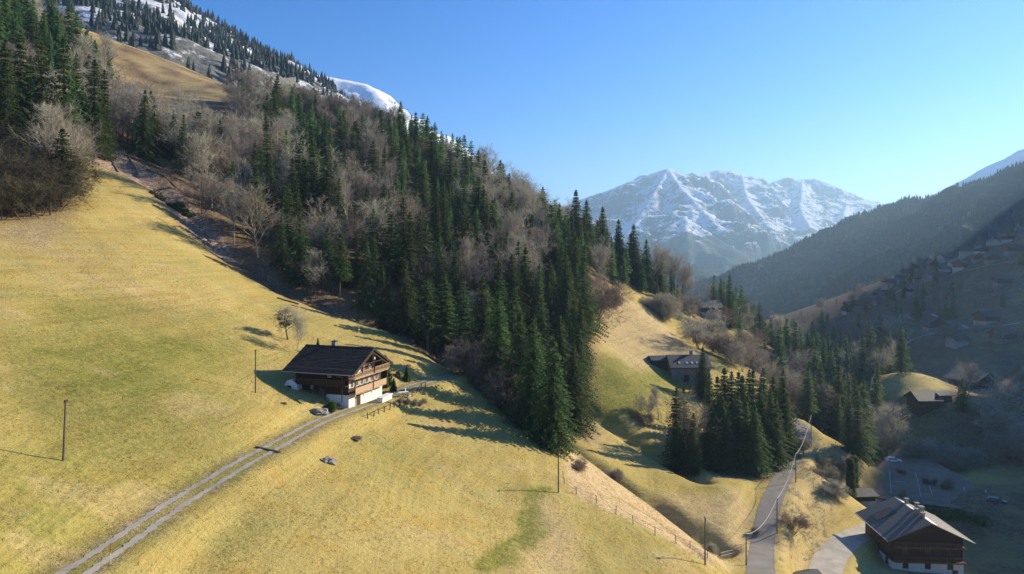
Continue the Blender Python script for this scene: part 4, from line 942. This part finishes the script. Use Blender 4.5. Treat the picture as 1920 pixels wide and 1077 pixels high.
def rock(name, seed, size, loc, label, mat=M_stone, cat='rock'):
    import bmesh
    bm = bmesh.new(); bmesh.ops.create_icosphere(bm, subdivisions=3, radius=1); rr = random.Random(seed); off = rr.uniform(0, 50)
    for v in bm.verts:
        p = v.co; n = float(fbm(np.array([p.x * 1.3 + off]), np.array([p.y * 1.3 + p.z * 1.7]), 4)[0]); f = 1 + .55 * n; v.co = Vector((p.x * size[0] * f, p.y * size[1] * f, p.z * size[2] * f))
    me = bpy.data.meshes.new(name); bm.to_mesh(me); bm.free(); me.materials.append(mat); o = link_mesh(name, me); o.location = loc; return tag(o, label, cat)
M_soil = simple('bare_soil', (.085, .065, .045), .95, .4, 2, .5)
rock('boulder', 1, (1.5, 1.0, .75), hit(598, 776), 'grey boulder in the grass below the chalet'); rock('boulder', 5, (.8, .6, .4), hit(588, 773), 'smaller stone beside the boulder below the chalet')
rock('rock_heap', 2, (.95, .7, .5), hit(617, 866), 'pile of stones in the meadow below the track'); rock('rock_heap', 3, (.6, .45, .35), hit(608, 864), 'small stone at the side of the stone pile')
rock('soil_mound', 4, (1.1, .8, .22), hit(664, 822), 'dark mound of bare soil in the meadow below the track', M_soil, 'mound'); rock('soil_mound', 8, (.6, .4, .2), hit(530, 757), 'small dark molehill left of the chalet', M_soil, 'mound')
rock('tree_stump', 7, (.5, .5, 1.0), hit(746, 707, ymin=112), 'short thick wooden stump beside the small conifers', M_wood, 'stump')
# ---- poles
def pole(px, py, h, lab, top=None, lean=(0, 0), r=.11, mat=M_pole, ins=True, Y=None):
    g = hit(px, py) if Y is None else G((px - CX) / F * Y, Y); t = empty('utility_pole', g); tag(t, lab, 'pole', 'wooden utility poles')
    MB().tube((0, 0, -.6), (lean[0], lean[1], h), r, r * .7, 7).build('shaft', mat, t)
    if ins: MB().box((lean[0], lean[1], h - .25), (.08, .5, .08)).tube((lean[0], lean[1] - .2, h - .2), (lean[0], lean[1] - .2, h), .05, None, 5).tube((lean[0], lean[1] + .2, h - .2), (lean[0], lean[1] + .2, h), .05, None, 5).build('insulator', M_glass, t)
    return g + Vector((lean[0], lean[1], h))
p1 = pole(118, 864, 5.6, 'slim wooden pole standing alone on the green meadow at left', lean=(.25, 0)); p2 = pole(479, 737, 6.2, 'wooden pole just left of the chalet shadow')
p3 = pole(1047, 924, 6.2, 'wooden pole in front of the nearest spruce'); p4 = pole(1322, 1060, 6.0, 'wooden pole at the end of the wire fence')
q1 = pole(1457, 1010, 6.4, 'wooden pole on the bank beside the road', Y=124); q2 = pole(1492, 921, 6.2, 'second roadside pole, halfway up the bend', Y=150); q3 = pole(1521, 860, 8.0, 'far roadside pole at the top of the bend', Y=178); q4 = pole(1399, 1080, 4.8, 'pole at the roadside railing at the bottom', Y=103)
def wire(a, b, sag, lab, r=.035, mat=M_wire):
    pts = [Vector(a).lerp(Vector(b), i / 24) - Vector((0, 0, sag * 4 * (i / 24) * (1 - i / 24))) for i in range(25)]
    tag(MB().path(pts, r, 4).build('cable', mat), lab, 'cable', 'overhead cables along the road')
wire(q3, q2, 1.6, 'bright cable from the far roadside pole to the second one', .045); wire(q2, q1, 1.3, 'bright cable between the two lower roadside poles', .035); wire(q1, q4, 1.6, 'bright cable from the bank pole down to the railing', .035)
wire(p4 + Vector((0, 0, -.1)), q4 + Vector((1.0, 0, 0)), .6, 'thin cable from the fence end pole to the road', .02)
sp_ = hit(207, 1058); t = empty('snow_marker', sp_); tag(t, 'thin red and white snow marker stick on the farm track', 'marker')
MB().tube((0, 0, 0), (0, 0, .8), .025).build('stick', M_offwhite, t); MB().tube((0, 0, .8), (0, 0, 1.5), .03).build('red_tip', M_red, t)
wb = track_c[min(range(len(track_c)), key=lambda i: abs(pxof(track_c[i])[0] - 500))]; o = MB().box((0, 0, .06), (4.2, .22, .16)).build('drain_plank', M_pole); o.location = (wb.x, wb.y, wb.z); o.rotation_euler[2] = R(-32); tag(o, 'wooden drain bar lying across the farm track', 'plank')
# ---- fences
def fence(pts, step, h, lab, wires=2, rail=False, r=.06, jit=.1):
    pts = resample(pts, step); m0 = pts[0]; t = empty('fence', m0); tag(t, lab, 'fence'); tops = []
    rr = random.Random(3)
    for p in pts:
        g = G(p.x, p.y); q = g - m0; a = Vector((rr.uniform(-jit, jit), rr.uniform(-jit, jit), h * rr.uniform(.85, 1.15)))
        MB().tube(q - Vector((0, 0, .3)), q + a, r, r * .8, 5).build('post', M_pole, t); tops.append((q, a))
    for k_ in range(wires):
        f = (k_ + 1) / (wires + .15); m = MB()
        for (q, a), (q2_, a2) in zip(tops[:-1], tops[1:]): m.tube(q + a * f, q2_ + a2 * f, (.045 if rail else .012), None, 4, False)
        m.build('rail' if rail else 'wire', M_pole, t)
fence(catmull(line([(690,786),(715,776),(738,766),(757,757),(770,746),(783,736),(797,726)]), 8), 1.9, 1.0, 'short rail fence on the outer edge of the farm track', 1, True, .09, .25)
fence(catmull(line([(1056,896),(1060,912),(1090,932),(1140,955),(1200,990),(1260,1018),(1310,1042),(1345,1066)]), 8), 3.2, 1.1, 'thin wire fence along the top of the pale bank', 2)
gr = catmull(line([(1498,806),(1511,812),(1516,824),(1506,840)], ymin=100), 6)
t = empty('guard_rail', gr[0]); tag(t, 'low guard rail on the outside of the road bend', 'guard rail')
MB().path([p - gr[0] + Vector((.9, 0, .75)) for p in gr], .14, 4).build('beam', M_metal, t)
for p in gr[::3]: MB().tube(p - gr[0] + Vector((.9, 0, -.4)), p - gr[0] + Vector((.9, 0, .8)), .07).build('post', M_metal, t)
br_ = line([(1352,1050),(1375,1043),(1396,1034)]); t = empty('bridge_railing', br_[0]); tag(t, 'pale metal railing where the stream passes under the road', 'railing')
for z in (.55, 1.05): MB().path([p - br_[0] + Vector((0, 0, z)) for p in br_], .05, 4).build('rail', M_metal, t)
for p in resample(br_, 1.8): MB().tube(G(p.x, p.y) - br_[0] - Vector((0, 0, .5)), G(p.x, p.y) - br_[0] + Vector((0, 0, 1.1)), .045).build('post', M_metal, t)

# ---- generic house: foundation, wall, roof, chimney, windows, door, balcony
def house(name, loc, rz, L, W, ze, zr, label, wall=M_wood_dark, base=M_white, roof=M_slate, over=1.0, base_h=1.8, chim=True, win=((),), balcony=False, cat='house', group=None, deep=5, simple_=False):
    o = empty(name, loc, rz); tag(o, label, cat, group); slope = (zr - ze) / (W / 2 + over)
    MB().box((0, 0, (base_h - deep) / 2), (L, W, base_h + deep)).build('foundation', base, o)
    gable_body(L - .2, W - .2, base_h + .003, ze + slope * (over + .1) - .12, zr - .14).build('wall', wall, o)
    rf = gable_roof(L + 2 * over, W + 2 * over, zr, ze, .22).build('roof', roof, o)
    if chim: MB().box((L * .12, W * .08, zr + .25), (.8, .8, 1.5)).box((L * .12, W * .08, zr + 1.1), (1.0, 1.0, .12)).build('chimney', M_stone, rf)
    if not simple_:
        nx = max(2, int(L / 3)); 
        for fl in range(1 if ze < 4.6 else 2):
            z = base_h * .5 + .75 + fl * 2.6
            if z > ze - .4: break
            for i in range(nx):
                for ax, yy in (('y-', -W / 2), ('y+', W / 2)): window(o, ((i + .5) * L / nx - L / 2, yy + (.1 if z > base_h and ax == 'y-' else -.1 if z > base_h else 0), z), .9, 1.1, ax, M_wood)
            for i in range(3):
                for ax, xx in (('x+', L / 2), ('x-', -L / 2)): window(o, (xx + (0 if z < base_h else -.1 if ax == 'x+' else .1), (i - 1) * W / 3.2, z), .9, 1.1, ax, M_wood)
        MB().box((L / 2 + .04, W * .38, .3), (.08, 1.0, 2.1)).build('door', M_wood, o)
    if balcony:
        for (zz) in ([ze - 1.2] if ze < 6 else [ze - 1.2, ze - 3.9]):
            MB().box((L / 2 + .6, 0, zz), (1.2, W, .15)).build('balcony_floor', M_wood, o); railing(o, (L / 2 + 1.15, -W / 2), (L / 2 + 1.15, W / 2), zz + .1, zz + 1.0, M_wood, step=.3)
    return o
# big chalet at the bottom right (gable towards the camera)
g = G(77.5, 131)
B1 = house('chalet', (77.6, 132.5, ZC - 59.6), R(-94), 11.5, 12.8, 6.9, 10.4, 'large chalet with sunlit grey roof at the bottom right corner', M_wood_dark, M_white, M_greyroof, 1.3, 2.6, True, balcony=True, deep=4)
rfB = [c for c in B1.children if c.name.startswith('roof')][0]
MB().tube((-7, -7.78, 6.85), (7, -7.78, 6.85), .09, None, 6).build('gutter', M_metal, rfB)
MB().tube((-7, 7.78, 6.85), (7, 7.78, 6.85), .09, None, 6).build('gutter', M_metal, rfB)
sk = MB(); 
for (x_, y_) in ((-2.4, -4.2),):
    sl = (10.4 - 6.9) / 7.7; sk.box((x_, y_, 10.4 + sl * y_ + .06), (2.8, 4.2, .08), M=Matrix.Rotation(math.atan(sl), 3, 'X'))
sk.build('roof_panel', M_slate, rfB)
for (x_, y_, hh) in ((-.5, 1.2, 1.3), (2.2, -.2, 1.1), (3.6, .2, .8), (-3.8, .9, .9)):
    MB().box((x_, y_, 10.4 + hh * .3), (.6, .6, hh)).box((x_, y_, 10.4 + hh * .85), (.8, .8, .1)).build('chimney', M_stone, rfB)
sn = MB(); sl = 3.5 / 7.7  # white strips stand in for sunlight on the right slope of the roof
for (x0_, x1_, y0_, y1_) in ((-5.5, 0.5, 1.0, .3), (1.2, 6.6, 1.6, .25)): 
    a_ = [(x0_, y0_, 10.4 - sl * y0_ + .07), (x1_, y0_ * .9, 10.4 - sl * y0_ * .9 + .07), (x1_, y1_, 10.4 - sl * y1_ + .07), (x0_, y1_, 10.4 - sl * y1_ + .07)]; sn.add(a_, [(0, 1, 2, 3)])
sn.build('snow_or_sun_strip', M_snowbit, rfB)
house('garage', G(81, 161) - Vector((0, 0, .6)), R(4), 7, 5, 2.3, 3.2, 'dark roofed garage behind the golden bank', M_wood_dark, M_concrete, M_slate, .6, 1.0, False, simple_=True, cat='garage')
house('shed', G(86, 152), R(-20), 5.5, 4, 2.5, 3.4, 'small shed with pale blue roof edge behind the large chalet', M_wood, M_concrete, M_slate_blue, .5, .8, False, simple_=True, cat='shed')
house('shed', G(48.8, 113.5) - Vector((0, 0, 1.8)), R(20), 4.2, 3.6, 2.3, 3.3, 'dark shed at the bottom edge right of the road', M_wood_dark, M_concrete, M_slate, .5, .8, False, simple_=True, cat='shed')
# stone barn on the far meadow
g = G(51.5, 205)
BN = house('barn', (52.8, 206, ZC - 36.9), R(2), 11.6, 8.5, 3.9, 7.1, 'grey stone barn with blue slate roof on the far meadow', M_stone, M_stone, M_slate_blue, .5, 1.5, True, cat='barn', deep=5, simple_=True)
rfb = [c for c in BN.children if c.name.startswith('roof')][0]
for x_ in (-3.2, -.9, .6, 2.1):
    sl = 3.2 / 4.75; y_ = -3.0; MB().box((x_, y_, 7.1 + sl * y_ + .05), (.6, .8, .06), M=Matrix.Rotation(math.atan(sl), 3, 'X')).build('skylight', M_offwhite, rfb)
MB().box((-1.4, -4.27, .6), (1.5, .1, 1.9)).build('door', M_wood_dark, BN)
house('shed', G(46.0, 208) + Vector((-1.6, 0, 0)), R(8), 4.6, 4.2, 2.3, 3.4, 'dark open lean-to shed at the left of the stone barn', M_wood_dark, M_wood_dark, M_slate_blue, .6, .2, False, cat='shed', simple_=True)
house('chalet', G(107, 372), R(8), 11, 9, 4.0, 7.6, 'chalet with dark teal roof on the crest of the spur', M_wood_dark, M_concrete, M_slate_blue, 1.0, 1.5, True)
house('chalet', G(113, 322), R(-25), 9, 8, 3.4, 6.0, 'small house with dark red roof half hidden behind bare trees', M_red, M_concrete, M_redroof, .8, 1.2, False)
house('chalet', (144.5, 240, G(144.5, 240).z - .8), R(3), 7.4, 7.0, 3.6, 6.4, 'very dark chalet standing against the golden meadow', M_wood_dark, M_wood_dark, M_slate, .9, 1.5, False, balcony=True)
house('shed', G(151.2, 240.5), R(3), 4.6, 5, 2.0, 3.2, 'low dark outbuilding attached right of the dark chalet', M_wood_dark, M_wood_dark, M_slate, .5, .6, False, cat='shed', simple_=True)
house('shed', G(137.5, 240), R(3), 2.4, 2, 1.4, 2.0, 'tiny dark hut left of the dark chalet', M_wood_dark, M_wood_dark, M_slate, .2, .3, False, cat='shed', simple_=True)
house('chalet', G(192, 285), R(-70), 12, 13, 5.0, 8.4, 'wide chalet with snow streak on its roof in the shaded hamlet', M_wood_dark, M_concrete, M_brownroof, 1.4, 2.0, True, balcony=True)
MB().box((3.2, -4.5, 0), (3.8, .5, .1)).build('snow_or_sun_strip', M_snowbit, [c for c in COL.objects if c.get('label') == 'wide chalet with snow streak on its roof in the shaded hamlet'][0]).location = (0, 1.5, 7.7)
house('house', G(176, 238), R(-12), 12, 8, 3.6, 5.0, 'flat looking grey building on the shaded slope', M_concrete, M_concrete, M_greyroof, .3, 2.5, False)
house('house', G(186, 256), R(30), 6, 5, 2.4, 3.6, 'small house with snowy roof near the right edge', M_stone, M_concrete, M_snowbit, .4, 1.2, False)
house('shed', G(133, 212), R(25), 6, 4.5, 2.3, 3.2, 'small bluish shed among the bushes above the car park', M_concrete, M_concrete, M_slate_blue, .4, .6, False, cat='shed', simple_=True)
# houses scattered over the shaded hillside and the village in the valley
rr = random.Random(12)
def hillhouse(px, py, lab, grp, ymin=300, big=1.0, i=0):
    p = hit(px, py, ymin=ymin); L = rr.uniform(8, 12) * big; W = rr.uniform(7, 9) * big; ze = rr.uniform(3.5, 5.5)
    wl_ = rr.choice([M_wood_dark, M_wood, M_concrete]); rf_ = rr.choice([M_slate_blue, M_slate, M_brownroof, M_brownroof, M_slate])
    band = 'on the hillside crest' if py < 640 - .105 * (px - 1480) * 1.9 - 40 + 14 else 'below the crest'; band += ' near the right edge' if px > 1820 else (' above the valley village' if px < 1640 else ' mid row')
    lab = {'dark_timber': 'dark timber', 'brown_timber': 'brown timber', 'concrete': 'grey'}[wl_.name] + ' house with ' + {'blue_slate_roof': 'bluish', 'slate_roof': 'black', 'brown_roof': 'brown'}[rf_.name] + ' roof ' + band
    house('house', p - Vector((0, 0, .4)), R(rr.choice([-60, -20, 10, 40, 75]) + rr.uniform(-10, 10)), L, W, ze, ze + rr.uniform(2.2, 3.4), lab, wl_, rr.choice([M_stone, M_concrete, M_concrete]), rf_, 1.0, 1.8, False, group=grp, simple_=True)
GHH = 'houses scattered on the shaded hillside'
for i, (px, py) in enumerate([(1888,448),(1862,458),(1840,470),(1812,476),(1834,484),(1790,494),(1768,488),(1748,497),(1770,508),(1728,502),(1704,512),(1690,524),(1722,522),(1668,534),(1742,520),(1652,552),(1630,562),(1612,572),(1800,500),(1858,486),(1900,470),(1640,566),(1596,574),(1710,545),(1880,530),(1590,582)]):
    hillhouse(px, py + 5, 'dark roofed house on the shaded hillside on the right', GHH)
for (px, py) in [(1745,618),(1776,624),(1850,606),(1795,648),(1880,640)]: hillhouse(px, py, '', GHH)
for pts_, lab in (([(1690,650),(1740,628),(1800,618),(1870,612),(1915,606)], 'pale lane across the shaded hillside'), ([(1745,590),(1780,604),(1818,618)], 'short lane joining the pale hillside lane'), ([(1640,572),(1700,540),(1770,520),(1850,500),(1915,490)], 'upper lane below the hillside houses'), ([(1650,700),(1640,730),(1625,760)], 'path beside the golden pasture')):
    ribbon('path', resample(catmull(line(pts_), 6), 2.0), [(-1.5, 1.5)], M_gravel, .12, lab, .1)
GVV = 'houses of the village in the valley'
for i in range(44):
    px = rr.uniform(1440, 1580); py = rr.uniform(566, 590) ; Yv = ZC * 0 + 112 * F / (py - HY); Yv = rr.uniform(1250, 1480)
    x = (px - CX) / F * Yv; L = rr.uniform(12, 20)
    house('village_house', (x, Yv, ZC + FOOT + rr.uniform(0, 8)), rr.uniform(0, 3), L, rr.uniform(10, 13), 6, 9.5, 'small pale house of the hazy village in the valley', rr.choice([M_white, M_white, M_wood]), M_white, rr.choice([M_brownroof, M_greyroof, M_slate_blue]), .8, 3, False, group=GVV, simple_=True)
# ---- car park odds and ends
def car(loc, rz, mat, lab):
    o = empty('parked_car', loc, rz); tag(o, lab, 'car')
    MB().add([(-2.1, -.85, .35), (2.1, -.85, .35), (2.15, -.82, .8), (1.1, -.8, .95), (.5, -.68, 1.42), (-1.3, -.68, 1.45), (-2.0, -.8, .95)] + [(-2.1, .85, .35), (2.1, .85, .35), (2.15, .82, .8), (1.1, .8, .95), (.5, .68, 1.42), (-1.3, .68, 1.45), (-2.0, .8, .95)],
             [(6, 5, 4, 3, 2, 1, 0), (7, 8, 9, 10, 11, 12, 13)] + [(i, (i + 1) % 7, (i + 1) % 7 + 7, i + 7) for i in range(7)]).build('body', mat, o, .05)
    MB().add([(1.02, -.815, 1.0), (.5, -.71, 1.36), (-1.25, -.71, 1.38), (-1.8, -.815, 1.0)], [(0, 1, 2, 3)]).build('side_window', M_glass, o); MB().add([(1.02, .815, 1.0), (.5, .71, 1.36), (-1.25, .71, 1.38), (-1.8, .815, 1.0)], [(3, 2, 1, 0)]).build('side_window', M_glass, o)
    for a in (-1.3, 1.3):
        for b in (-.8, .8): wl_ = MB().tube((a, b - .1, .33), (a, b + .1, .33), .33, None, 12).build('wheel', M_slate, o)
    return o
M_carw = simple('white_car_paint', (.75, .75, .75), .3, .03, 1, 0, .5); M_card = simple('dark_car_paint', (.03, .035, .04), .3, .1, 1, 0, .5)
car(G(110, 197), R(-10), M_carw, 'white car parked above the corner of the car park'); car(lot_at(1868, 945) * 1, R(-30), M_card, 'dark car at the far right end of the car park')
for (px, py, h, lab) in [(1690,888,1.0,'dark bush at the top edge of the car park'),(1743,908,1.4,'dark bush among the bays of the car park'),(1693,930,1.0,'dark bush near the large grey roof'),(1775,915,1.8,'thin sapling at the right of the car park')]:
    plant('bare_bush', SHRUB[1], lot_at(px, py), h, lab, 'bush', None, 1.1)
for (px, py, lab) in [(1808,945,'left street lamp at the lower side of the car park'),(1848,950,'right street lamp at the lower side of the car park')]:
    p = hit(px, py); t = empty('street_lamp', p); tag(t, lab, 'street lamp', 'street lamps'); MB().tube((0, 0, -.3), (0, 0, 3.4), .06, .05).build('post', M_metal, t)
    MB().tube((0, 0, 3.4), (0, 0, 3.75), .22, .16, 8).build('lamp_head', M_white, t)
# ivy clad column tree at the end of the golden bank, hedge along the lower car park
ivy = Proto('ivy', (MB().tube((0, 0, -1), (0, 0, 9), .3, .1, 6), np.concatenate([leaf_ball(90 + i, 1.3 - .05 * i, 1500, .14, 1.0) + np.array([.2 * (i % 2), 0, i * 1.15 - .5]) for i in range(8)])), M_bark, M_spruce, 9.5)
plant('ivy_clad_tree', ivy, G(82, 164), 10, 'narrow ivy clad tree at the end of the golden bank', 'tree', None, 1.0); plant('ivy_clad_tree', ivy, G(78.5, 158), 9, 'second narrow ivy clad tree nearer the large chalet', 'tree', None, 1.0)
hd = MB(); Vh = []
for i, p in enumerate(resample([lot_at(1690,962), lot_at(1740,968), lot_at(1800,972), lot_at(1850,985)], 1.2)):
    Vh.append(leaf_ball(200 + i, 1.4, 700, .16, 1.0) + np.array((p.x, p.y, p.z - .9)))
tag(link_mesh('hedge', tri_mesh('hedge', np.concatenate(Vh), M_spruce)), 'dark hedge along the lower side of the car park', 'hedge')
plant('bare_bush', BARE_R[1], hit(1490, 1000), 3.2, 'round dark bush on the golden bank by the road', 'bush', None, 1.3)
for (px, py, h, lab) in [(1500,838,2.2,'scrub on the crest above the road bend'),(1580,880,3.0,'brown scrub near the end of the golden bank'),(1560,930,2.6,'brown scrub at the lower rim of the golden bank'),(1420,1000,.9,'low scrub beside the lower road'),(1085,880,1.3,'small reddish scrub on the pale bank'),(1150,900,1.6,'twiggy bush beside the stream'),(1330,1035,1.0,'small bush near the end of the wire fence'),(1205,790,2.0,'bush beside the furrow of the far meadow'),(1545,895,2.2,'brown scrub in the middle of the golden bank'),(1535,870,1.8,'pale scrub near the crest of the golden bank')]:
    plant('bare_bush', SHRUB[(px // 5) % 2], hit(px, py), h, lab, 'bush', None, 1.3)
# upper gully: evergreen scrub, fallen trunks
for i, (px, py, h, lab) in enumerate([(300,375,3.2,'dark evergreen scrub at the rim of the gully'),(330,392,2.8,'green scrub below the dark scrub of the gully rim'),(352,405,2.2,'lowest green scrub on the gully rim')]):
    g = hit(px, py); rs = np.random.default_rng(70 + i); parts_ = []
    for _ in range(9):
        a_ = rs.uniform(0, 6.28); d_ = rs.uniform(0, h * .9); q_ = G(g.x + math.cos(a_) * d_, g.y + math.sin(a_) * d_) - g; parts_.append(leaf_ball(rs.integers(999), h * rs.uniform(.2, .42), 420, .16, .8) + np.array(q_))
    o = link_mesh('evergreen_shrub', tri_mesh('evergreen_shrub', np.concatenate(parts_), M_spruce)); o.location = g - Vector((0, 0, .3)); tag(o, lab, 'shrub')
for i, (a, b, lab) in enumerate([((143,255),(182,318),'long fallen trunk at the tip of the meadow'),((205,290),(222,326),'short fallen trunk at the gully rim'),((275,318),(355,372),'fallen trunk lying along the rubble of the gully'),((240,292),(262,335),'fallen trunk across the upper rubble'),((520,560),(560,572),'log lying in the lower gully'),((600,571),(612,577),'short log at the edge of the meadow')]):
    A, B_ = hit(*a), hit(*b); L_ = (B_ - A).length
    if L_ > 22: B_ = A + (B_ - A) * (22 / L_)
    pts = [A.lerp(B_, k / 5) for k in range(6)]; pts = [G(p.x, p.y) + Vector((0, 0, .2)) for p in pts]; tag(MB().path(pts, .17, 6).build('fallen_log', M_bark), lab, 'log')

# ------------------------------------------------------------------ far conifers on the mountains, scrub on the ground
def cones(name, pos, hs_, label, mat, seed=1):
    r = np.random.default_rng(seed); n = len(pos); Vs = []
    for tier, (z0, z1, w0) in enumerate(((.02, .62, .20), (.30, .85, .15), (.55, 1.0, .10))):
        k = 5; ang = r.uniform(0, 6.28, n)
        for i in range(k):
            a0 = ang + 2 * np.pi * i / k; a1 = ang + 2 * np.pi * (i + 1) / k
            j0 = r.uniform(.7, 1.2, n); j1 = r.uniform(.7, 1.2, n)
            p0 = np.stack([np.cos(a0) * w0 * j0, np.sin(a0) * w0 * j0, np.full(n, z0)], 1); p1 = np.stack([np.cos(a1) * w0 * j1, np.sin(a1) * w0 * j1, np.full(n, z0)], 1); pt = np.tile([0, 0, z1], (n, 1))
            Vs.append(np.stack([p0, p1, pt], 1) * hs_[:, None, None] + pos[:, None, :])
    tag(link_mesh(name, tri_mesh(name, np.concatenate(Vs).reshape(-1, 3), mat)), label, 'forest', kind='stuff')
def spruces(name, pos, hs_, label, mat, seed=1):
    r = np.random.default_rng(seed); out = []
    protos = []
    for p_ in (SPR[0], SPR[2], SPR[3]):
        T = p_.V.reshape(-1, 3, 3)[::14]; c = T.mean(1, keepdims=True); protos.append((((T - c) * 3.0 + c) / 20).reshape(-1, 3))
    for q, h in zip(pos, hs_): out.append(protos[r.integers(3)] * np.array([h * 1.15, h * 1.15, h]) + q)
    tag(link_mesh(name, tri_mesh(name, np.concatenate(out), mat)), label, 'forest', kind='stuff')
def far_forest(hf, n, box, seed, hh, thr, name, label, zmax=1e9, sc=120):
    r = np.random.default_rng(seed); x = r.uniform(box[0], box[1], n); y = r.uniform(box[2], box[3], n); z = hf(x, y)
    px = CX + F * x / y; py = HY - F * z / y; m = (fbm(x / sc, y / sc, 3) + r.uniform(-.15, .15, n) > thr) & (z > FOOT + 1) & (z < zmax) & (px > -150) & (px < 2100) & (py > -120)
    pos = np.stack([x, y, z + ZC - 1], 1)[m]; (cones if name == 'conifer_forest' and len(m) > 10000 or hf is hf_side else spruces)(name, pos, r.uniform(*hh, m.sum()), label, M_far, seed); print(name, m.sum())
far_forest(hf_left, 13000, (-1050, -210, 400, 1480), 5, (9, 17), -.10, 'conifer_forest', 'conifers scattered over the snowy slope at upper left', sc=70)
far_forest(hf_right, 60000, (380, 2200, 700, 2100), 6, (8, 14.5), -.2, 'conifer_forest', 'dense conifer forest on the mountainside at right', sc=150)
def scrub(poly_, n, seed, hmul, mat, name, label):
    r = np.random.default_rng(seed); xs = [p[0] for p in poly_]; ys = [p[1] for p in poly_]; x = r.uniform(min(xs), max(xs), n); y = r.uniform(min(ys), max(ys), n); m = inside(poly_, x, y) & (fbm(x / 8, y / 8, 3) > -.05)
    x, y = x[m], y[m]; z = Hrel(x, y) + ZC; n = len(x); Vs = []
    for k in range(9):
        a = r.uniform(0, 6.28, n); t_ = r.uniform(.2, .8, n); h = hmul * r.uniform(.4, 1.1, n); w_ = .03; o0 = r.normal(0, .25 * hmul, (n, 2))
        b = np.stack([x + o0[:, 0], y + o0[:, 1], z - .05], 1); e = b + np.stack([np.cos(a) * t_ * h, np.sin(a) * t_ * h, h], 1); s_ = np.stack([-np.sin(a) * w_, np.cos(a) * w_, np.zeros(n)], 1)
        Vs.append(np.stack([b - s_, b + s_, e], 1))
    tag(link_mesh(name, tri_mesh(name, np.concatenate(Vs).reshape(-1, 3), mat)), label, 'undergrowth', kind='stuff')
scrub(forest_poly, 26000, 3, 1.3, M_twig, 'undergrowth', 'twiggy undergrowth on the forest floor')
scrub([tuple(p)[:2] for p in line([(1460,900),(1510,820),(1600,860),(1570,960),(1520,1060),(1450,1060)])], 5000, 4, .7, M_twig, 'undergrowth', 'dry scrub on the golden bank beside the road')
scrub([(110,190),(260,230),(480,520),(400,720),(230,480),(150,262)], 14000, 6, 1.6, M_twig, 'undergrowth', 'dark scrub on the shaded valley side')
M_tuft = foliage('grass_tufts', (.36, .29, .08), (.58, .46, .18), .6, .1)
def tufts(n, seed):
    r = np.random.default_rng(seed); y = 40 + (r.random(n) ** .8) * 105; x = (r.uniform(-60, 1650, n) - CX) / F * y
    m = (dist_line(track_c, x, y) > 1.45) & (fbm(x / 5, y / 5, 4) + r.uniform(-.25, .25, n) > -.08) & ~inside(forest_poly, x, y) & (x < 36); x, y = x[m], y[m]; n = len(x); z = Hrel(x, y) + ZC; Vs = []
    for k in range(4):
        a = r.uniform(0, 6.28, n); h = r.uniform(.08, .26, n); w_ = r.uniform(.015, .04, n); b = np.stack([x + r.normal(0, .08, n), y + r.normal(0, .08, n), z - .03], 1)
        e = b + np.stack([np.cos(a) * h * .7, np.sin(a) * h * .7, h], 1); s_ = np.stack([-np.sin(a) * w_, np.cos(a) * w_, np.zeros(n)], 1); Vs.append(np.stack([b - s_, b + s_, e], 1))
    tag(link_mesh('grass', tri_mesh('grass', np.concatenate(Vs).reshape(-1, 3), M_tuft)), 'rough tufts of dry and green grass on the near meadow', 'grass', kind='stuff')
tufts(60000, 8)
# ------------------------------------------------------------------ haze
def haze(density=1.4e-4):
    m = bpy.data.materials.new('haze'); m.use_nodes = True; nt = m.node_tree; nt.nodes.remove(nt.nodes['Principled BSDF'])
    v = nt.nodes.new('ShaderNodeVolumePrincipled'); v.inputs['Density'].default_value = density; v.inputs['Color'].default_value = (.44, .70, .98, 1); v.inputs['Anisotropy'].default_value = .38
    nt.links.new(v.outputs[0], nt.nodes['Material Output'].inputs['Volume'])
    o = MB().box((0, 5000, ZC + 300), (33000, 23000, 2 * (300 - FOOT + 6))).build('haze', m)
    # top just above the highest ridge, bottom a metre below the valley floor
    z0, z1 = ZC + FOOT - 8, ZC + 860
    for v_ in o.data.vertices: v_.co.z = z0 if v_.co.z < ZC + 300 else z1
    tag(o, 'thin blue haze filling the valley', 'haze', kind='stuff')
far_forest(hf_side, 12000, (560, 1450, 600, 1450), 8, (8, 15), -.12, 'conifer_forest', 'dense conifer forest on the mountain flank at the right edge', sc=150)
haze()
